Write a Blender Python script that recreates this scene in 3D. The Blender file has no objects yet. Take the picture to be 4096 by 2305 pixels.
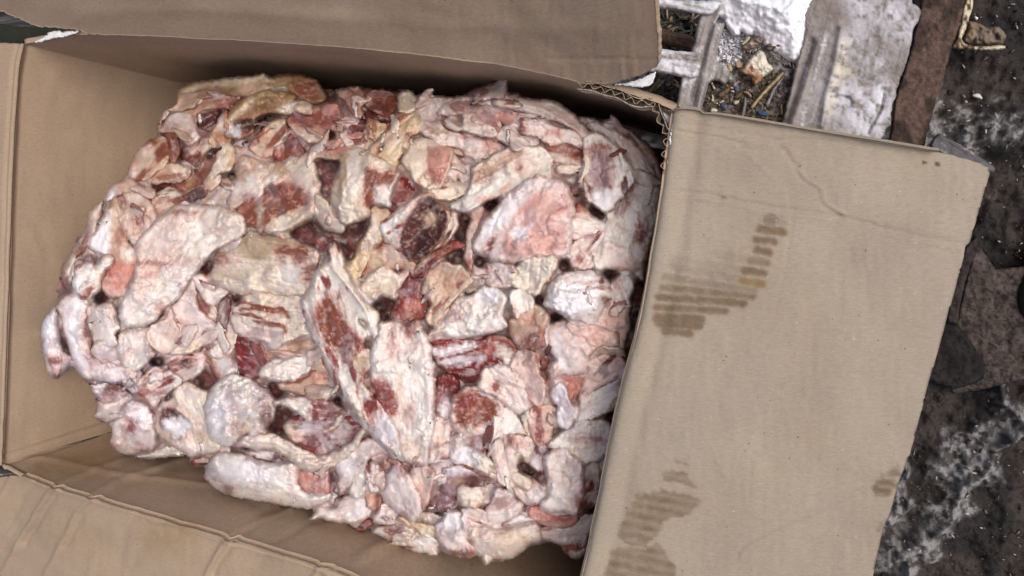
import bpy, math, random
import numpy as np

# ------------------------------------------------------------------ camera, sky, sun, exposure
SC = bpy.context.scene
PW, PH = 4096.0, 2305.0                 # size of the photograph, used as the measuring sheet
FPX = 3021.0                            # focal length in its pixels
RIM = 0.40                              # height of the carton's rim above the ground
CAM_H = 0.48                            # camera above the rim
_n = np.array([756 * 1.5901, -122 * 1.5901, FPX]); _n /= np.linalg.norm(_n)   # straight down, in camera axes
Rx = np.array([math.sqrt(1 - _n[0] ** 2), 0, -_n[0]])
_dz = -_n[1]; _a = _n[0] * _dz / Rx[0]
Dn = np.array([_a, -math.sqrt(1 - _a * _a - _dz * _dz), _dz])
Fw = np.cross(Rx, Dn)
CAM = np.array([0.0, 0.0, RIM + CAM_H])

cd = bpy.data.cameras.new('camera'); cam = bpy.data.objects.new('camera', cd)
SC.collection.objects.link(cam); SC.camera = cam
cd.sensor_fit = 'HORIZONTAL'; cd.sensor_width = 36.0; cd.lens = FPX / PW * 36.0
cd.clip_start = 0.01; cd.clip_end = 500
from mathutils import Matrix, Vector
M4 = Matrix.Identity(4)
for i in range(3):
    M4[i][0] = Rx[i]; M4[i][1] = -Dn[i]; M4[i][2] = -Fw[i]; M4[i][3] = CAM[i]
cam.matrix_world = M4

W = bpy.data.worlds.new('World'); SC.world = W; W.use_nodes = True
nt = W.node_tree; nt.nodes.clear()
SUN_EL, SUN_AZ = math.radians(54), math.radians(80)
sky = nt.nodes.new('ShaderNodeTexSky'); sky.sky_type = 'NISHITA'; sky.sun_disc = False
sky.sun_elevation = SUN_EL; sky.sun_rotation = SUN_AZ
sky.air_density = 0.55; sky.dust_density = 5.0; sky.ozone_density = 0.5
bg = nt.nodes.new('ShaderNodeBackground'); bg.inputs[1].default_value = 0.14
wo = nt.nodes.new('ShaderNodeOutputWorld')
nt.links.new(sky.outputs[0], bg.inputs[0]); nt.links.new(bg.outputs[0], wo.inputs[0])
sd = bpy.data.lights.new('sun', 'SUN'); sd.energy = 1.6; sd.angle = math.radians(42); sd.color = (1.0, 0.965, 0.91)
sun = bpy.data.objects.new('sun', sd); SC.collection.objects.link(sun)
_sd = Vector((math.sin(SUN_AZ) * math.cos(SUN_EL), math.cos(SUN_AZ) * math.cos(SUN_EL), math.sin(SUN_EL)))
sun.rotation_euler = _sd.to_track_quat('Z', 'Y').to_euler(); sun.location = (0, 0, 3)
SC.view_settings.view_transform = 'Standard'; SC.view_settings.look = 'None'
SC.view_settings.exposure = -0.02; SC.view_settings.gamma = 1.0; SC.view_settings.use_curve_mapping = False

# ------------------------------------------------------------------ measuring helpers
def at(u, v, z):
    """photo pixel -> the world point at height z on that line of sight (arrays allowed)"""
    u = np.asarray(u, float); v = np.asarray(v, float); z = np.asarray(z, float)
    cx = (u - PW / 2) / FPX; cy = (v - PH / 2) / FPX
    d = cx[..., None] * Rx + cy[..., None] * Dn + Fw
    t = (z - CAM[2]) / d[..., 2]
    return CAM + d * t[..., None]

def to_px(P):
    q = np.asarray(P) - CAM
    w = q @ Fw
    return PW / 2 + FPX * (q @ Rx) / w, PH / 2 + FPX * (q @ Dn) / w

RG = {'A': (0, 0, .55162), 'B': (1300, 200, .55162), 'C': (0, 700, .55162), 'D': (1100, 800, .55162),
      'E': (0, 1500, .55511), 'F': (1100, 1505, .55162), 'G': (2300, 700, .55162), 'H': (2500, 0, .62077),
      'I': (2600, 700, .48276), 'J': (2200, 1600, .54348), 'K': (3496, 500, .75853), 'L': (2200, 220, .34483),
      'M': (2560, 0, .38629), 'N': (3296, 0, .38629), 'd': (0, 0, 1.59006), 'n': (0, 0, 1.0)}

def px(reg, s):
    """'x,y x,y ...' read off a detail view -> photo pixels"""
    ox, oy, k = RG[reg]
    if isinstance(s, str):
        a = np.array([[float(c) for c in p.split(',')] for p in s.split()])
    else:
        a = np.array(s, float)
    return a * k + np.array([ox, oy])

_T = np.random.RandomState(7).rand(512, 512)
def vnoise(x, y, seed=0):
    x = np.asarray(x, float) + seed * 37.17; y = np.asarray(y, float) + seed * 91.73
    xi = np.floor(x).astype(int); yi = np.floor(y).astype(int)
    fx = x - xi; fy = y - yi
    fx = fx * fx * fx * (fx * (fx * 6 - 15) + 10); fy = fy * fy * fy * (fy * (fy * 6 - 15) + 10)
    a = _T[yi & 511, xi & 511]; b = _T[yi & 511, (xi + 1) & 511]
    c = _T[(yi + 1) & 511, xi & 511]; d = _T[(yi + 1) & 511, (xi + 1) & 511]
    return (a + (b - a) * fx) * (1 - fy) + (c + (d - c) * fx) * fy
def fbm(x, y, seed=0, o=4):
    r = 0; a = .5; s = 0
    for k in range(o):
        r = r + a * vnoise(x * 2 ** k, y * 2 ** k, seed + k * 13); s += a; a *= .5
    return r / s
def ridged(x, y, seed=0, o=3):
    r = 0; a = .5; s = 0
    for k in range(o):
        r = r + a * (1 - np.abs(2 * vnoise(x * 2 ** k, y * 2 ** k, seed + k * 17) - 1)); s += a; a *= .5
    return r / s
def sstep(a, b, x):
    t = np.clip((x - a) / (b - a), 0, 1); return t * t * (3 - 2 * t)

def smooth_poly(p, n=5, closed=True):
    p = np.asarray(p, float); N = len(p); out = []
    for i in range(N if closed else N - 1):
        if closed: a, b, c, d = p[i - 1], p[i], p[(i + 1) % N], p[(i + 2) % N]
        else: a, b, c, d = p[max(i - 1, 0)], p[i], p[i + 1], p[min(i + 2, N - 1)]
        for k in range(n):
            t = k / n
            out.append(.5 * (2 * b + (c - a) * t + (2 * a - 5 * b + 4 * c - d) * t * t + (3 * b - a - 3 * c + d) * t ** 3))
    if not closed: out.append(p[-1])
    return np.array(out)

def seg_dist(u, v, p, closed):
    """distance to a polyline, nearest parameter unused"""
    u = u.ravel(); v = v.ravel(); best = np.full(u.shape, 1e12)
    n = len(p)
    for i in range(n if closed else n - 1):
        a = p[i]; b = p[(i + 1) % n]; d = b - a; L = d @ d + 1e-9
        t = np.clip(((u - a[0]) * d[0] + (v - a[1]) * d[1]) / L, 0, 1)
        q = (u - a[0] - t * d[0]) ** 2 + (v - a[1] - t * d[1]) ** 2
        np.minimum(best, q, out=best)
    return np.sqrt(best)

def inside(u, v, p):
    u = u.ravel(); v = v.ravel(); c = np.zeros(u.shape, bool); n = len(p)
    for i in range(n):
        x0, y0 = p[i]; x1, y1 = p[(i + 1) % n]
        if y0 == y1: continue
        m = ((y0 > v) != (y1 > v)) & (u < (x1 - x0) * (v - y0) / (y1 - y0) + x0)
        c ^= m
    return c

def sdf(u, v, p):
    sh = np.shape(u); u = np.asarray(u, float); v = np.asarray(v, float)
    d = seg_dist(u, v, p, True); return np.where(inside(u, v, p), d, -d).reshape(sh)

def pdist(u, v, p):
    return seg_dist(np.asarray(u, float), np.asarray(v, float), np.asarray(p, float), False).reshape(np.shape(u))

def lin(*c):
    c = np.array(c, float) / 255; return np.where(c <= .04045, c / 12.92, ((c + .055) / 1.055) ** 2.4)

# ------------------------------------------------------------------ mesh helpers
def make_mesh(name, V, Fq, col=None, frost=None, mat=None, smooth=True):
    """V (n,3), Fq (m,4) quads (or m,3); returns a Mesh"""
    V = np.asarray(V, np.float32); Fq = np.asarray(Fq, np.int32)
    me = bpy.data.meshes.new(name); k = Fq.shape[1]
    me.vertices.add(len(V)); me.vertices.foreach_set('co', V.ravel())
    me.loops.add(Fq.size); me.loops.foreach_set('vertex_index', Fq.ravel())
    me.polygons.add(len(Fq))
    me.polygons.foreach_set('loop_start', np.arange(0, Fq.size, k, dtype=np.int32))
    me.polygons.foreach_set('loop_total', np.full(len(Fq), k, np.int32))
    if smooth: me.polygons.foreach_set('use_smooth', np.ones(len(Fq), bool))
    me.update(calc_edges=True)
    if col is not None:
        a = me.attributes.new('Col', 'FLOAT_COLOR', 'POINT')
        c = np.ones((len(V), 4), np.float32); c[:, :3] = col; a.data.foreach_set('color', c.ravel())
    if frost is not None:
        a = me.attributes.new('Frost', 'FLOAT', 'POINT'); a.data.foreach_set('value', np.asarray(frost, np.float32).ravel())
    if mat: me.materials.append(mat)
    return me

def tag(o, label=None, cat=None, group=None, kind=None):
    if label: o['label'] = label
    if cat: o['category'] = cat
    if group: o['group'] = group
    if kind: o['kind'] = kind
    return o

def link(name, me, parent=None, loc=None):
    o = bpy.data.objects.new(name, me); SC.collection.objects.link(o)
    if loc is not None: o.location = loc
    if parent is not None: o.parent = parent
    return o

def empty(name, loc):
    o = bpy.data.objects.new(name, None); SC.collection.objects.link(o); o.location = loc
    o.empty_display_size = .02; return o

def grid_solid(P, mask, Nrm, th):
    """P (a,b,3) sheet, mask (a-1,b-1) cells kept, thickened by th along -Nrm; returns V, quads, index of the sheet vertices"""
    a, b = P.shape[:2]
    idx = np.arange(a * b).reshape(a, b)
    q = np.stack([idx[:-1, :-1], idx[1:, :-1], idx[1:, 1:], idx[:-1, 1:]], -1)[mask]
    n = a * b
    top = P.reshape(-1, 3); bot = (P - Nrm * th).reshape(-1, 3)
    mp = np.zeros((a + 1, b + 1), bool); mp[1:-1, 1:-1] = mask
    sides = []
    for (di, dj, e0, e1) in ((-1, 0, (0, 0), (0, 1)), (1, 0, (1, 1), (1, 0)), (0, -1, (1, 0), (0, 0)), (0, 1, (0, 1), (1, 1))):
        nb = mp[1 + di:a + di, 1 + dj:b + dj]
        m = mask & ~nb
        i, j = np.nonzero(m)
        p0 = idx[i + e0[0], j + e0[1]]; p1 = idx[i + e1[0], j + e1[1]]
        sides.append(np.stack([p1, p0, p0 + n, p1 + n], -1))
    Fq = np.concatenate([q, q[:, ::-1] + n] + sides)
    V = np.concatenate([top, bot])
    used = np.unique(Fq); re = np.full(len(V), -1); re[used] = np.arange(len(used))
    return V[used], re[Fq], used % n

# ------------------------------------------------------------------ materials
def mat_new(name):
    m = bpy.data.materials.new(name); m.use_nodes = True; t = m.node_tree
    b = t.nodes['Principled BSDF']; return m, t, b
def N(t, typ, **kw):
    n = t.nodes.new(typ)
    for k, v in kw.items():
        if k.startswith('i_'):
            key = k[2:]; n.inputs[int(key) if key.isdigit() else key.replace('_', ' ')].default_value = v
        else: setattr(n, k, v)
    return n
def coords(t): return N(t, 'ShaderNodeTexCoord').outputs['Object']
def attr(t, n): return N(t, 'ShaderNodeAttribute', attribute_name=n)
def mixc(t, f, a, b, blend='MIX'):
    m = N(t, 'ShaderNodeMix', data_type='RGBA', blend_type=blend)
    for s, v in ((m.inputs[0], f), (m.inputs[6], a), (m.inputs[7], b)):
        if hasattr(v, 'is_output'): t.links.new(v, s)
        elif isinstance(v, (int, float)): s.default_value = v
        else: s.default_value = (*v, 1)
    return m.outputs[2]
def ramp(t, f, p0, c0, p1, c1):
    r = N(t, 'ShaderNodeValToRGB'); e = r.color_ramp.elements
    e[0].position = p0; e[0].color = (*c0, 1) if len(c0) == 3 else c0
    e[1].position = p1; e[1].color = (*c1, 1) if len(c1) == 3 else c1
    t.links.new(f, r.inputs[0]); return r.outputs[0]
def noise(t, co, scale, detail=4, rough=.6, dist=0.0):
    n = N(t, 'ShaderNodeTexNoise', i_Scale=scale, i_Detail=detail, i_Roughness=rough, i_Distortion=dist)
    t.links.new(co, n.inputs['Vector']); return n.outputs['Fac']
def bump(t, b, h, strength, dist):
    n = N(t, 'ShaderNodeBump', i_Strength=strength, i_Distance=dist)
    t.links.new(h, n.inputs['Height']); t.links.new(n.outputs[0], b.inputs['Normal']); return n
def stretch(t, co, s):
    m = N(t, 'ShaderNodeMapping'); m.inputs['Scale'].default_value = s
    t.links.new(co, m.inputs['Vector']); return m.outputs[0]

def m_meat(name, rough=.52, sss=.12):
    m, t, b = mat_new(name); co = coords(t)
    c = attr(t, 'Col').outputs['Color']; f = attr(t, 'Frost').outputs['Fac']
    n1 = noise(t, co, 380, 5, .65, .3)
    c2 = mixc(t, 1.0, c, ramp(t, n1, .3, (.92, .9, .89), .68, (1.05, 1.05, 1.05)), 'MULTIPLY')
    # crystals of frost, pale where the Frost attribute is high
    n2 = noise(t, co, 1500, 3, .7)
    mm = N(t, 'ShaderNodeMath', operation='MULTIPLY'); t.links.new(f, mm.inputs[0]); t.links.new(ramp(t, n2, .38, (0, 0, 0), .6, (1, 1, 1)), mm.inputs[1])
    c3 = mixc(t, mm.outputs[0], c2, (.80, .785, .79))
    t.links.new(c3, b.inputs['Base Color'])
    b.inputs['Roughness'].default_value = rough; b.inputs['Specular IOR Level'].default_value = .34
    b.inputs['Subsurface Weight'].default_value = sss; b.inputs['Subsurface Radius'].default_value = (.004, .0018, .0012); b.inputs['Subsurface Scale'].default_value = 1.0
    h = N(t, 'ShaderNodeMath', operation='ADD'); t.links.new(n1, h.inputs[0])
    k = N(t, 'ShaderNodeMath', operation='MULTIPLY', i_1=.7); t.links.new(n2, k.inputs[0]); t.links.new(k.outputs[0], h.inputs[1])
    bump(t, b, h.outputs[0], .14, .001)
    return m
MAT_FAT = m_meat('frozen_fat', .46, .2); MAT_LEAN = m_meat('frozen_lean', .42, .05)

def m_card(name, tint=(1, 1, 1)):
    m, t, b = mat_new(name); co = coords(t)
    c = attr(t, 'Col').outputs['Color']
    n0 = noise(t, co, 14, 3, .5); n1 = noise(t, stretch(t, co, (260, 900, 260)), 1, 4, .7); n2 = noise(t, co, 1100, 3, .7)
    x = mixc(t, 1.0, c, ramp(t, n0, .3, (.93, .93, .94), .7, (1.05, 1.04, 1.02)), 'MULTIPLY')
    x = mixc(t, 1.0, x, ramp(t, n1, .25, (.84, .83, .82), .75, (1.1, 1.1, 1.11)), 'MULTIPLY')
    x = mixc(t, 1.0, x, ramp(t, n2, .25, (.9, .9, .9), .75, (1.08, 1.08, 1.08)), 'MULTIPLY')
    sp = noise(t, co, 420, 1, .5)
    x = mixc(t, ramp(t, sp, .765, (0, 0, 0), .79, (.8, .8, .8)), x, (.12, .08, .05))
    x = mixc(t, ramp(t, sp, .255, (.6, .6, .6), .24, (0, 0, 0)) if False else ramp(t, sp, .2, (.35, .35, .35), .22, (0, 0, 0)), x, (.7, .62, .52))
    t.links.new(x, b.inputs['Base Color']); b.inputs['Roughness'].default_value = .85; b.inputs['Specular IOR Level'].default_value = .18
    bump(t, b, n1, .12, .0008)
    return m
MAT_CARD = m_card('kraft_cardboard')

def m_simple(name, rough=.7, scale=300, amp=.25, bs=.4, bd=.002, spec=.3):
    """colour from the Col attribute, grain from noise"""
    m, t, b = mat_new(name); co = coords(t)
    c = attr(t, 'Col').outputs['Color']; n1 = noise(t, co, scale, 5, .65)
    x = mixc(t, 1.0, c, ramp(t, n1, .28, (1 - amp,) * 3, .72, (1 + amp,) * 3), 'MULTIPLY')
    t.links.new(x, b.inputs['Base Color']); b.inputs['Roughness'].default_value = rough; b.inputs['Specular IOR Level'].default_value = spec
    bump(t, b, n1, bs, bd); return m
MAT_GROUND = m_simple('frosted_mud', .62, 500, .4, .8, .003, .35)
MAT_PALLET = m_simple('weathered_pallet', .7, 420, .14, .3, .0015)
MAT_SNOW = m_simple('snow', .8, 900, .03, .35, .0015, .15)
MAT_RUST = m_simple('rusty_steel', .75, 300, .4, .7, .002, .2)
MAT_WOOD = m_simple('splintered_wood', .75, 500, .25, .5, .001)
MAT_PAPER = m_simple('torn_paper', .85, 900, .06, .3, .0006, .15)
MAT_RUBBER = m_simple('black_rubber', .55, 300, .3, .4, .001, .4)
# ------------------------------------------------------------------ pillow-like pieces cut out along an outline
K_MM = 0.000182                        # metres per photo pixel at the depth of the meat
def pillow(poly, zf, th, r, step=5.0, rag=3.0, rag_s=30.0, seed=0, thb=None, hfun=None, smooth=True, grow=0.0, rag2=0, gfun=None):
    """closed lump: outline POLY (photo pixels), resting height zf(u,v), thickness th, edge radius r (pixels).
    returns V, F, u, v, s (distance to edge, px), n_top"""
    poly = smooth_poly(poly, 5) if smooth else np.asarray(poly, float)
    pad = 3 * step + grow + rag * 2 + rag2 * 2
    x0, y0 = poly.min(0) - pad; x1, y1 = poly.max(0) + pad
    gx = np.arange(x0, x1 + step, step); gy = np.arange(y0, y1 + step, step)
    U, Vv = np.meshgrid(gx, gy, indexing='ij')
    def S(u, v):
        wu = (fbm(u / rag_s, v / rag_s, seed, 3) - .5) * 4 * rag; wv = (fbm(u / rag_s, v / rag_s, seed + 5, 3) - .5) * 4 * rag
        if rag2:
            rg2 = rag2 * (.25 + 1.3 * sstep(.35, .65, vnoise(u / 110, v / 110, seed + 12)))
            wu = wu + (fbm(u / 15, v / 15, seed + 6, 2) - .5) * 4 * rg2; wv = wv + (fbm(u / 15, v / 15, seed + 7, 2) - .5) * 4 * rg2
            wu = wu + (vnoise(u / 9, v / 9, seed + 8) - .5) * 2.2 * rg2; wv = wv + (vnoise(u / 9, v / 9, seed + 9) - .5) * 2.2 * rg2
        return sdf(u + wu, v + wv, poly) + (grow if gfun is None else gfun(u, v))
    s = S(U, Vv)
    ok = s > -step * .6
    cell = ok[:-1, :-1] & ok[1:, :-1] & ok[:-1, 1:] & ok[1:, 1:]
    if not cell.any(): return None
    cnt = np.zeros(U.shape, int)
    for a in (slice(0, -1), slice(1, None)):
        for b in (slice(0, -1), slice(1, None)): cnt[a, b] += cell
    bd = (cnt > 0) & (cnt < 4)
    # snap the border to the outline
    gu, gv = np.gradient(s, step)
    gl = np.sqrt(gu * gu + gv * gv) + 1e-6
    mv = np.where(bd, -s, 0); mv = np.clip(mv, -step * 1.2, step * 1.2)
    U2 = U + mv * gu / gl; V2 = Vv + mv * gv / gl
    s2 = np.where(bd, 0, np.maximum(s, .0))
    use = cnt > 0
    idx = np.full(U.shape, -1); idx[use] = np.arange(use.sum())
    u = U2[use]; v = V2[use]; ss = s2[use]; b = bd[use]
    pr = np.sqrt(np.clip(1 - (1 - np.clip(ss / r, 0, 1)) ** 2, 0, 1))
    z0 = zf(u, v)
    h = np.zeros_like(u) if hfun is None else hfun(u, v, ss, pr)
    top = at(u, v, z0 + th * pr + h)
    tb = th if thb is None else thb
    inner = ~b
    bot = at(u, v, z0 + h * .0 - tb * pr)
    n = len(u)
    bi = np.full(n, -1); bi[inner] = n + np.arange(inner.sum()); bi[b] = np.nonzero(b)[0]
    c0, c1, c2, c3 = idx[:-1, :-1][cell], idx[1:, :-1][cell], idx[1:, 1:][cell], idx[:-1, 1:][cell]
    ft = np.stack([c0, c3, c2, c1], -1); fb = np.stack([bi[c0], bi[c1], bi[c2], bi[c3]], -1)
    Vx = np.concatenate([top, bot[inner]])
    # border vertices: height offset h makes the rim follow cup / tilt as well
    return dict(V=Vx, ft=ft, fb=fb, u=u, v=v, s=ss, n=n, inner=inner)

def full(a, d):
    return np.concatenate([a, a[d['inner']]])

def lump(name, label, cat, poly, z, th, r, col, mat, parent=None, group=None, rag=2.0, rag_s=18.0, seed=0, step=4.0, amp=0.0, asc=25.0, var=.12, hfun=None, colf=None, kind=None, smooth=True, thb=None):
    """a simple one-colour thing"""
    zf = z if callable(z) else (lambda u, v: np.full(np.shape(u), z))
    def hf(u, v, s, pr):
        h = (fbm(u / asc, v / asc, seed + 3, 4) - .5) * 2 * amp * pr
        if hfun is not None: h = h + hfun(u, v, s, pr)
        return h
    d = pillow(poly, zf, th, r, step, rag, rag_s, seed, hfun=hf, smooth=smooth, thb=thb)
    if d is None: return None
    u, v = d['u'], d['v']
    c = np.asarray(col)[None] * (1 + (fbm(u / 22, v / 22, seed + 9, 4)[:, None] - .5) * 2 * var)
    if colf is not None: c = colf(u, v, d['s'], c)
    V = d['V']; o0 = V.mean(0)
    me = make_mesh(name, V - o0, np.concatenate([d['ft'], d['fb']]), full(c, d), None, mat)
    if parent is not None: o0 = o0 - np.array(parent.matrix_basis.translation)
    o = link(name, me, parent, o0)
    if label or cat or group or kind: tag(o, label, cat, group, kind)
    return o

# ------------------------------------------------------------------ carton
BOX_C = at(*(np.array([900, 740]) * 1.59), RIM)
carton = empty('cardboard_box', (BOX_C[0], BOX_C[1], .135))
tag(carton, 'open brown corrugated carton with torn flaps full of frozen meat', 'cardboard box')
CARD = np.array([.418, .318, .226])  # browner than the right flap: warm bounced light put into the colour
def addpart(name, V, Fq, col, mat, parent=carton, label=None, frost=None):
    o0 = V.mean(0); me = make_mesh(name, V - o0, Fq, col, frost, mat)
    p = np.array(parent.matrix_basis.translation)
    if parent.parent is not None: p = p + np.array(parent.parent.matrix_basis.translation)
    o = link(name, me, parent, o0 - p)
    if label: o['label'] = label
    return o

def line(pts, n):
    p = smooth_poly(pts, 8, False)
    L = np.concatenate([[0], np.cumsum(np.linalg.norm(np.diff(p, axis=0), axis=1))])
    t = np.linspace(0, L[-1], n)
    return np.stack([np.interp(t, L, p[:, 0]), np.interp(t, L, p[:, 1])], -1)
R_UP = px('d', '62,112 130,97 215,88 500,98 880,121 1165,152 1330,178 1455,207 1560,235 1640,262 1692,284')
R_RT = px('d', '1692,284 1672,420 1646,600 1606,810 1568,960 1528,1140 1488,1340 1462,1450 1436,1560 1400,1720')
R_LO = px('d', '1400,1720 1200,1600 1000,1502 838,1432 700,1388 572,1351 370,1292 227,1250 133,1222 60,1192 8,1162')
R_LF = px('d', '8,1162 14,1000 25,700 36,400 48,200 62,112')

def crease(P, Nrm, lines):
    """press folds into a sheet: lines = (points in photo pixels, width px, height m)"""
    u, v = to_px(P); d = np.zeros(u.shape); sh = np.zeros(u.shape)
    for pts, w, h in lines:
        b0 = pts.min(0) - 4 * w; b1 = pts.max(0) + 4 * w
        m = (u > b0[0]) & (u < b1[0]) & (v > b0[1]) & (v < b1[1])
        if not m.any(): continue
        wob = (fbm(u[m] / 60, v[m] / 60, 3, 3) - .5) * w * .9
        k = pdist(u[m] + wob, v[m] + wob, smooth_poly(pts, 5, False))
        d[m] += .6 * h * np.exp(-(k / w) ** 2) * (.65 + .7 * fbm(u[m] / 90, v[m] / 90, 8, 2))
    d += .0006 * (fbm(u / 22, v / 120, 61, 3) - .5) + .0016 * (fbm(u / 150, v / 150, 62, 2) - .5)
    return P + Nrm * d[..., None]

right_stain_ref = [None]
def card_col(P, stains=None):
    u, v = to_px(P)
    c = np.ones(u.shape + (3,)) * (np.array([.336, .286, .223]) if stains is right_stain_ref[0] and stains else CARD)  # right flap gets greyer card, without the painted warm bounce
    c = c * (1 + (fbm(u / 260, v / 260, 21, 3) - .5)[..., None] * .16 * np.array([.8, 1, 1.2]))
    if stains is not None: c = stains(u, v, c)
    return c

def normals(P):
    a = np.gradient(P, axis=0); b = np.gradient(P, axis=1)
    n = np.cross(a, b); return n / (np.linalg.norm(n, axis=-1, keepdims=True) + 1e-12)

def wall(rim, n, m, label, lines, bulge=.0, stains=None):
    L = line(rim, n); B = at(L[:, 0], L[:, 1], np.full(n, RIM))
    dep = np.linspace(0, .262, m)
    P = np.repeat(B[:, None], m, 1); P[..., 2] = RIM - dep[None]
    nr = normals(P); ctr = BOX_C - P.mean((0, 1))
    if (nr.mean((0, 1)) @ ctr) < 0: nr = -nr
    nr[..., 2] = 0
    x = np.linspace(0, 1, n)[:, None] * 3; y = np.linspace(0, 1, m)[None] * 2
    P = P - nr * ((bulge * np.sin(np.clip(x / 3, 0, 1) * math.pi) * np.sin(np.clip(dep / .262, 0, 1) * math.pi)[None]) + .004 * (fbm(x + 0 * y, y + 0 * x, int(n), 3) - .5))[..., None]
    # flutes of the corrugated core, faintly printed through
    P = crease(P, nr, lines)
    V, Fq, _ = grid_solid(P, np.ones((n - 1, m - 1), bool), nr, .0045)
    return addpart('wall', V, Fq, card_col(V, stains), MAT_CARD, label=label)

E_ = lambda s: px('E', s)
wall_upper = wall(R_UP, 330, 60, 'upper long side wall of the box below the raised flap', [(px('n', '550,180 900,190 1500,235 2300,330'), 9, -.0008), (px('A', '600,400 1100,440 1700,520'), 16, -.0006)])
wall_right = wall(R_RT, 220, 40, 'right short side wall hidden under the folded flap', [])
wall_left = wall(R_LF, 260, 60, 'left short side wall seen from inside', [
    (px('C', '190,0 170,600 150,1100 130,1500'), 10, -.0008), (px('C', '370,150 380,560 370,760 420,860'), 8, .0007), (px('C', '230,300 350,600 330,900'), 14, -.0006),
    (px('C', '250,420 300,620'), 9, .0006), (px('A', '420,500 300,900 330,1300'), 18, .0006),
    (E_('20,590 300,500 790,345'), 9, -.002), (E_('10,560 200,515 700,340'), 6, .001)])
def low_stain(u, v, c):
    for q, r0, a in ((E_('300,670 520,650 700,640'), 60, .22), (E_('1150,1170 1300,1150'), 70, .18), (E_('420,1160 700,1180'), 60, .08)):
        d = pdist(u, v, q); k = a * np.exp(-(d / r0) ** 2) * (.4 + 1.2 * fbm(u / 30, v / 30, 4, 4))
        c = c * (1 - k[..., None] * np.array([.7, .95, 1.5]))
    return c
LOW_LINES = [
    (E_('0,610 300,520 790,370'), 6, -0.0040), (E_('30,640 380,545 780,400'), 6, -0.0032),
    (E_('100,600 380,610 740,690 1100,740 1500,790'), 9, 0.0022), (E_('380,810 640,690 900,600'), 12, 0.0022),
    (E_('640,880 900,740 1200,640 1400,570'), 12, 0.0023), (E_('900,760 1300,660'), 30, -0.0022),
    (E_('1600,1180 1800,1070 2100,960'), 14, 0.0027), (E_('1900,1240 2200,1080 2400,1020'), 16, -0.0022), (E_('1650,1180 1900,1010 2050,930'), 26, -0.0029),
    (px('F', '600,1330 800,1200'), 24, 0.0029)]
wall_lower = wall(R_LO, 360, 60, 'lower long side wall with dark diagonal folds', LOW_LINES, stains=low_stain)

# floor of the carton
c4 = [at(*R_UP[0], RIM), at(*R_UP[-1], RIM), at(*R_LO[0], RIM), at(*R_LO[-1], RIM)]
fl = np.array([[c4[0], c4[1]], [c4[3], c4[2]]]); fl[..., 2] = .1385
V, Fq, _ = grid_solid(fl, np.ones((1, 1), bool), np.array([0, 0, 1.]) + 0 * fl, .004)
addpart('bottom', V, Fq, card_col(V), MAT_CARD)

def flap(base, n, m, T, prof, poly, label, lines, stains=None, th=.0045, und=0, jag=2.0, jseed=0, closed=True):
    """hinged at BASE (photo pixels at rim height); prof(t) -> (outward, rise); kept where it projects inside POLY"""
    L = line(base, n); B = at(L[:, 0], L[:, 1], np.full(n, RIM))
    d = B[-1] - B[0]; out = np.array([d[1], -d[0], 0]); out /= np.linalg.norm(out)
    if out @ (B.mean(0) - BOX_C) < 0: out = -out
    t = np.linspace(0, T, m); o, z = prof(t)
    P = B[:, None] + out[None, None] * o[None, :, None] + np.array([0, 0, 1.]) * z[None, :, None]
    x = np.linspace(0, 4, n)[:, None]; y = (t / .1)[None]
    nr = normals(P)
    if nr[..., 2].mean() < 0: nr = -nr
    P = P + nr * (und * (fbm(x + 0 * y, y + 0 * x, 31 + n, 3) - .5) * np.clip(t / .03, 0, 1)[None])[..., None]
    P = crease(P, nr, lines)
    u, v = to_px(P)
    w = (fbm(u / 14, v / 14, jseed, 3) - .5) * 4 * jag
    s = sdf(u + w, v + w, poly)
    g0 = np.gradient(s, axis=0); g1 = np.gradient(s, axis=1); g2 = g0 ** 2 + g1 ** 2 + 1e-6
    ok = s > -.75 * np.sqrt(g2)
    mask = ok[:-1, :-1] & ok[1:, :-1] & ok[:-1, 1:] & ok[1:, 1:]
    mvv = np.where(s < 0, np.clip(-s, 0, 20), 0) / g2                # pull the border onto the torn outline
    P = P + (mvv * g0)[..., None] * np.gradient(P, axis=0) + (mvv * g1)[..., None] * np.gradient(P, axis=1)
    V, Fq, _ = grid_solid(P, mask, nr, th)
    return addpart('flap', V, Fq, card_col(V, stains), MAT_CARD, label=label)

# upper flap, standing up at a slant
a56 = math.radians(56)
UPB = px('d', '-420,100 -200,95 62,94 215,88 500,98 880,121 1165,152 1330,178 1455,207 1560,235 1640,262 1700,285')
UPP = px('d', '-520,-300 -500,-60 -100,10 0,28 45,46 95,68 150,72 200,76 215,86 500,97 880,120 1165,151 1330,178 1455,209 1545,207 1600,192 1648,172 1656,150 1655,90 1646,0 1630,-110 1610,-260')
UPP[9:15] += np.array([0, 6])
flap(UPB, 420, 130, .17, lambda t: (t * math.cos(a56), t * math.sin(a56)), UPP, 'upper flap standing up along the long side', [
    (px('L', '0,40 500,50 1250,50'), 9, -.0007), (px('n', '300,60 900,40 1600,90 2400,120'), 30, .0009), (px('L', '980,60 990,230'), 10, .001), (px('L', '830,70 850,260'), 9, .0007), (px('n', '1700,0 2000,90 2200,260'), 40, .0009)], und=.006, jag=2.5)

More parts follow.
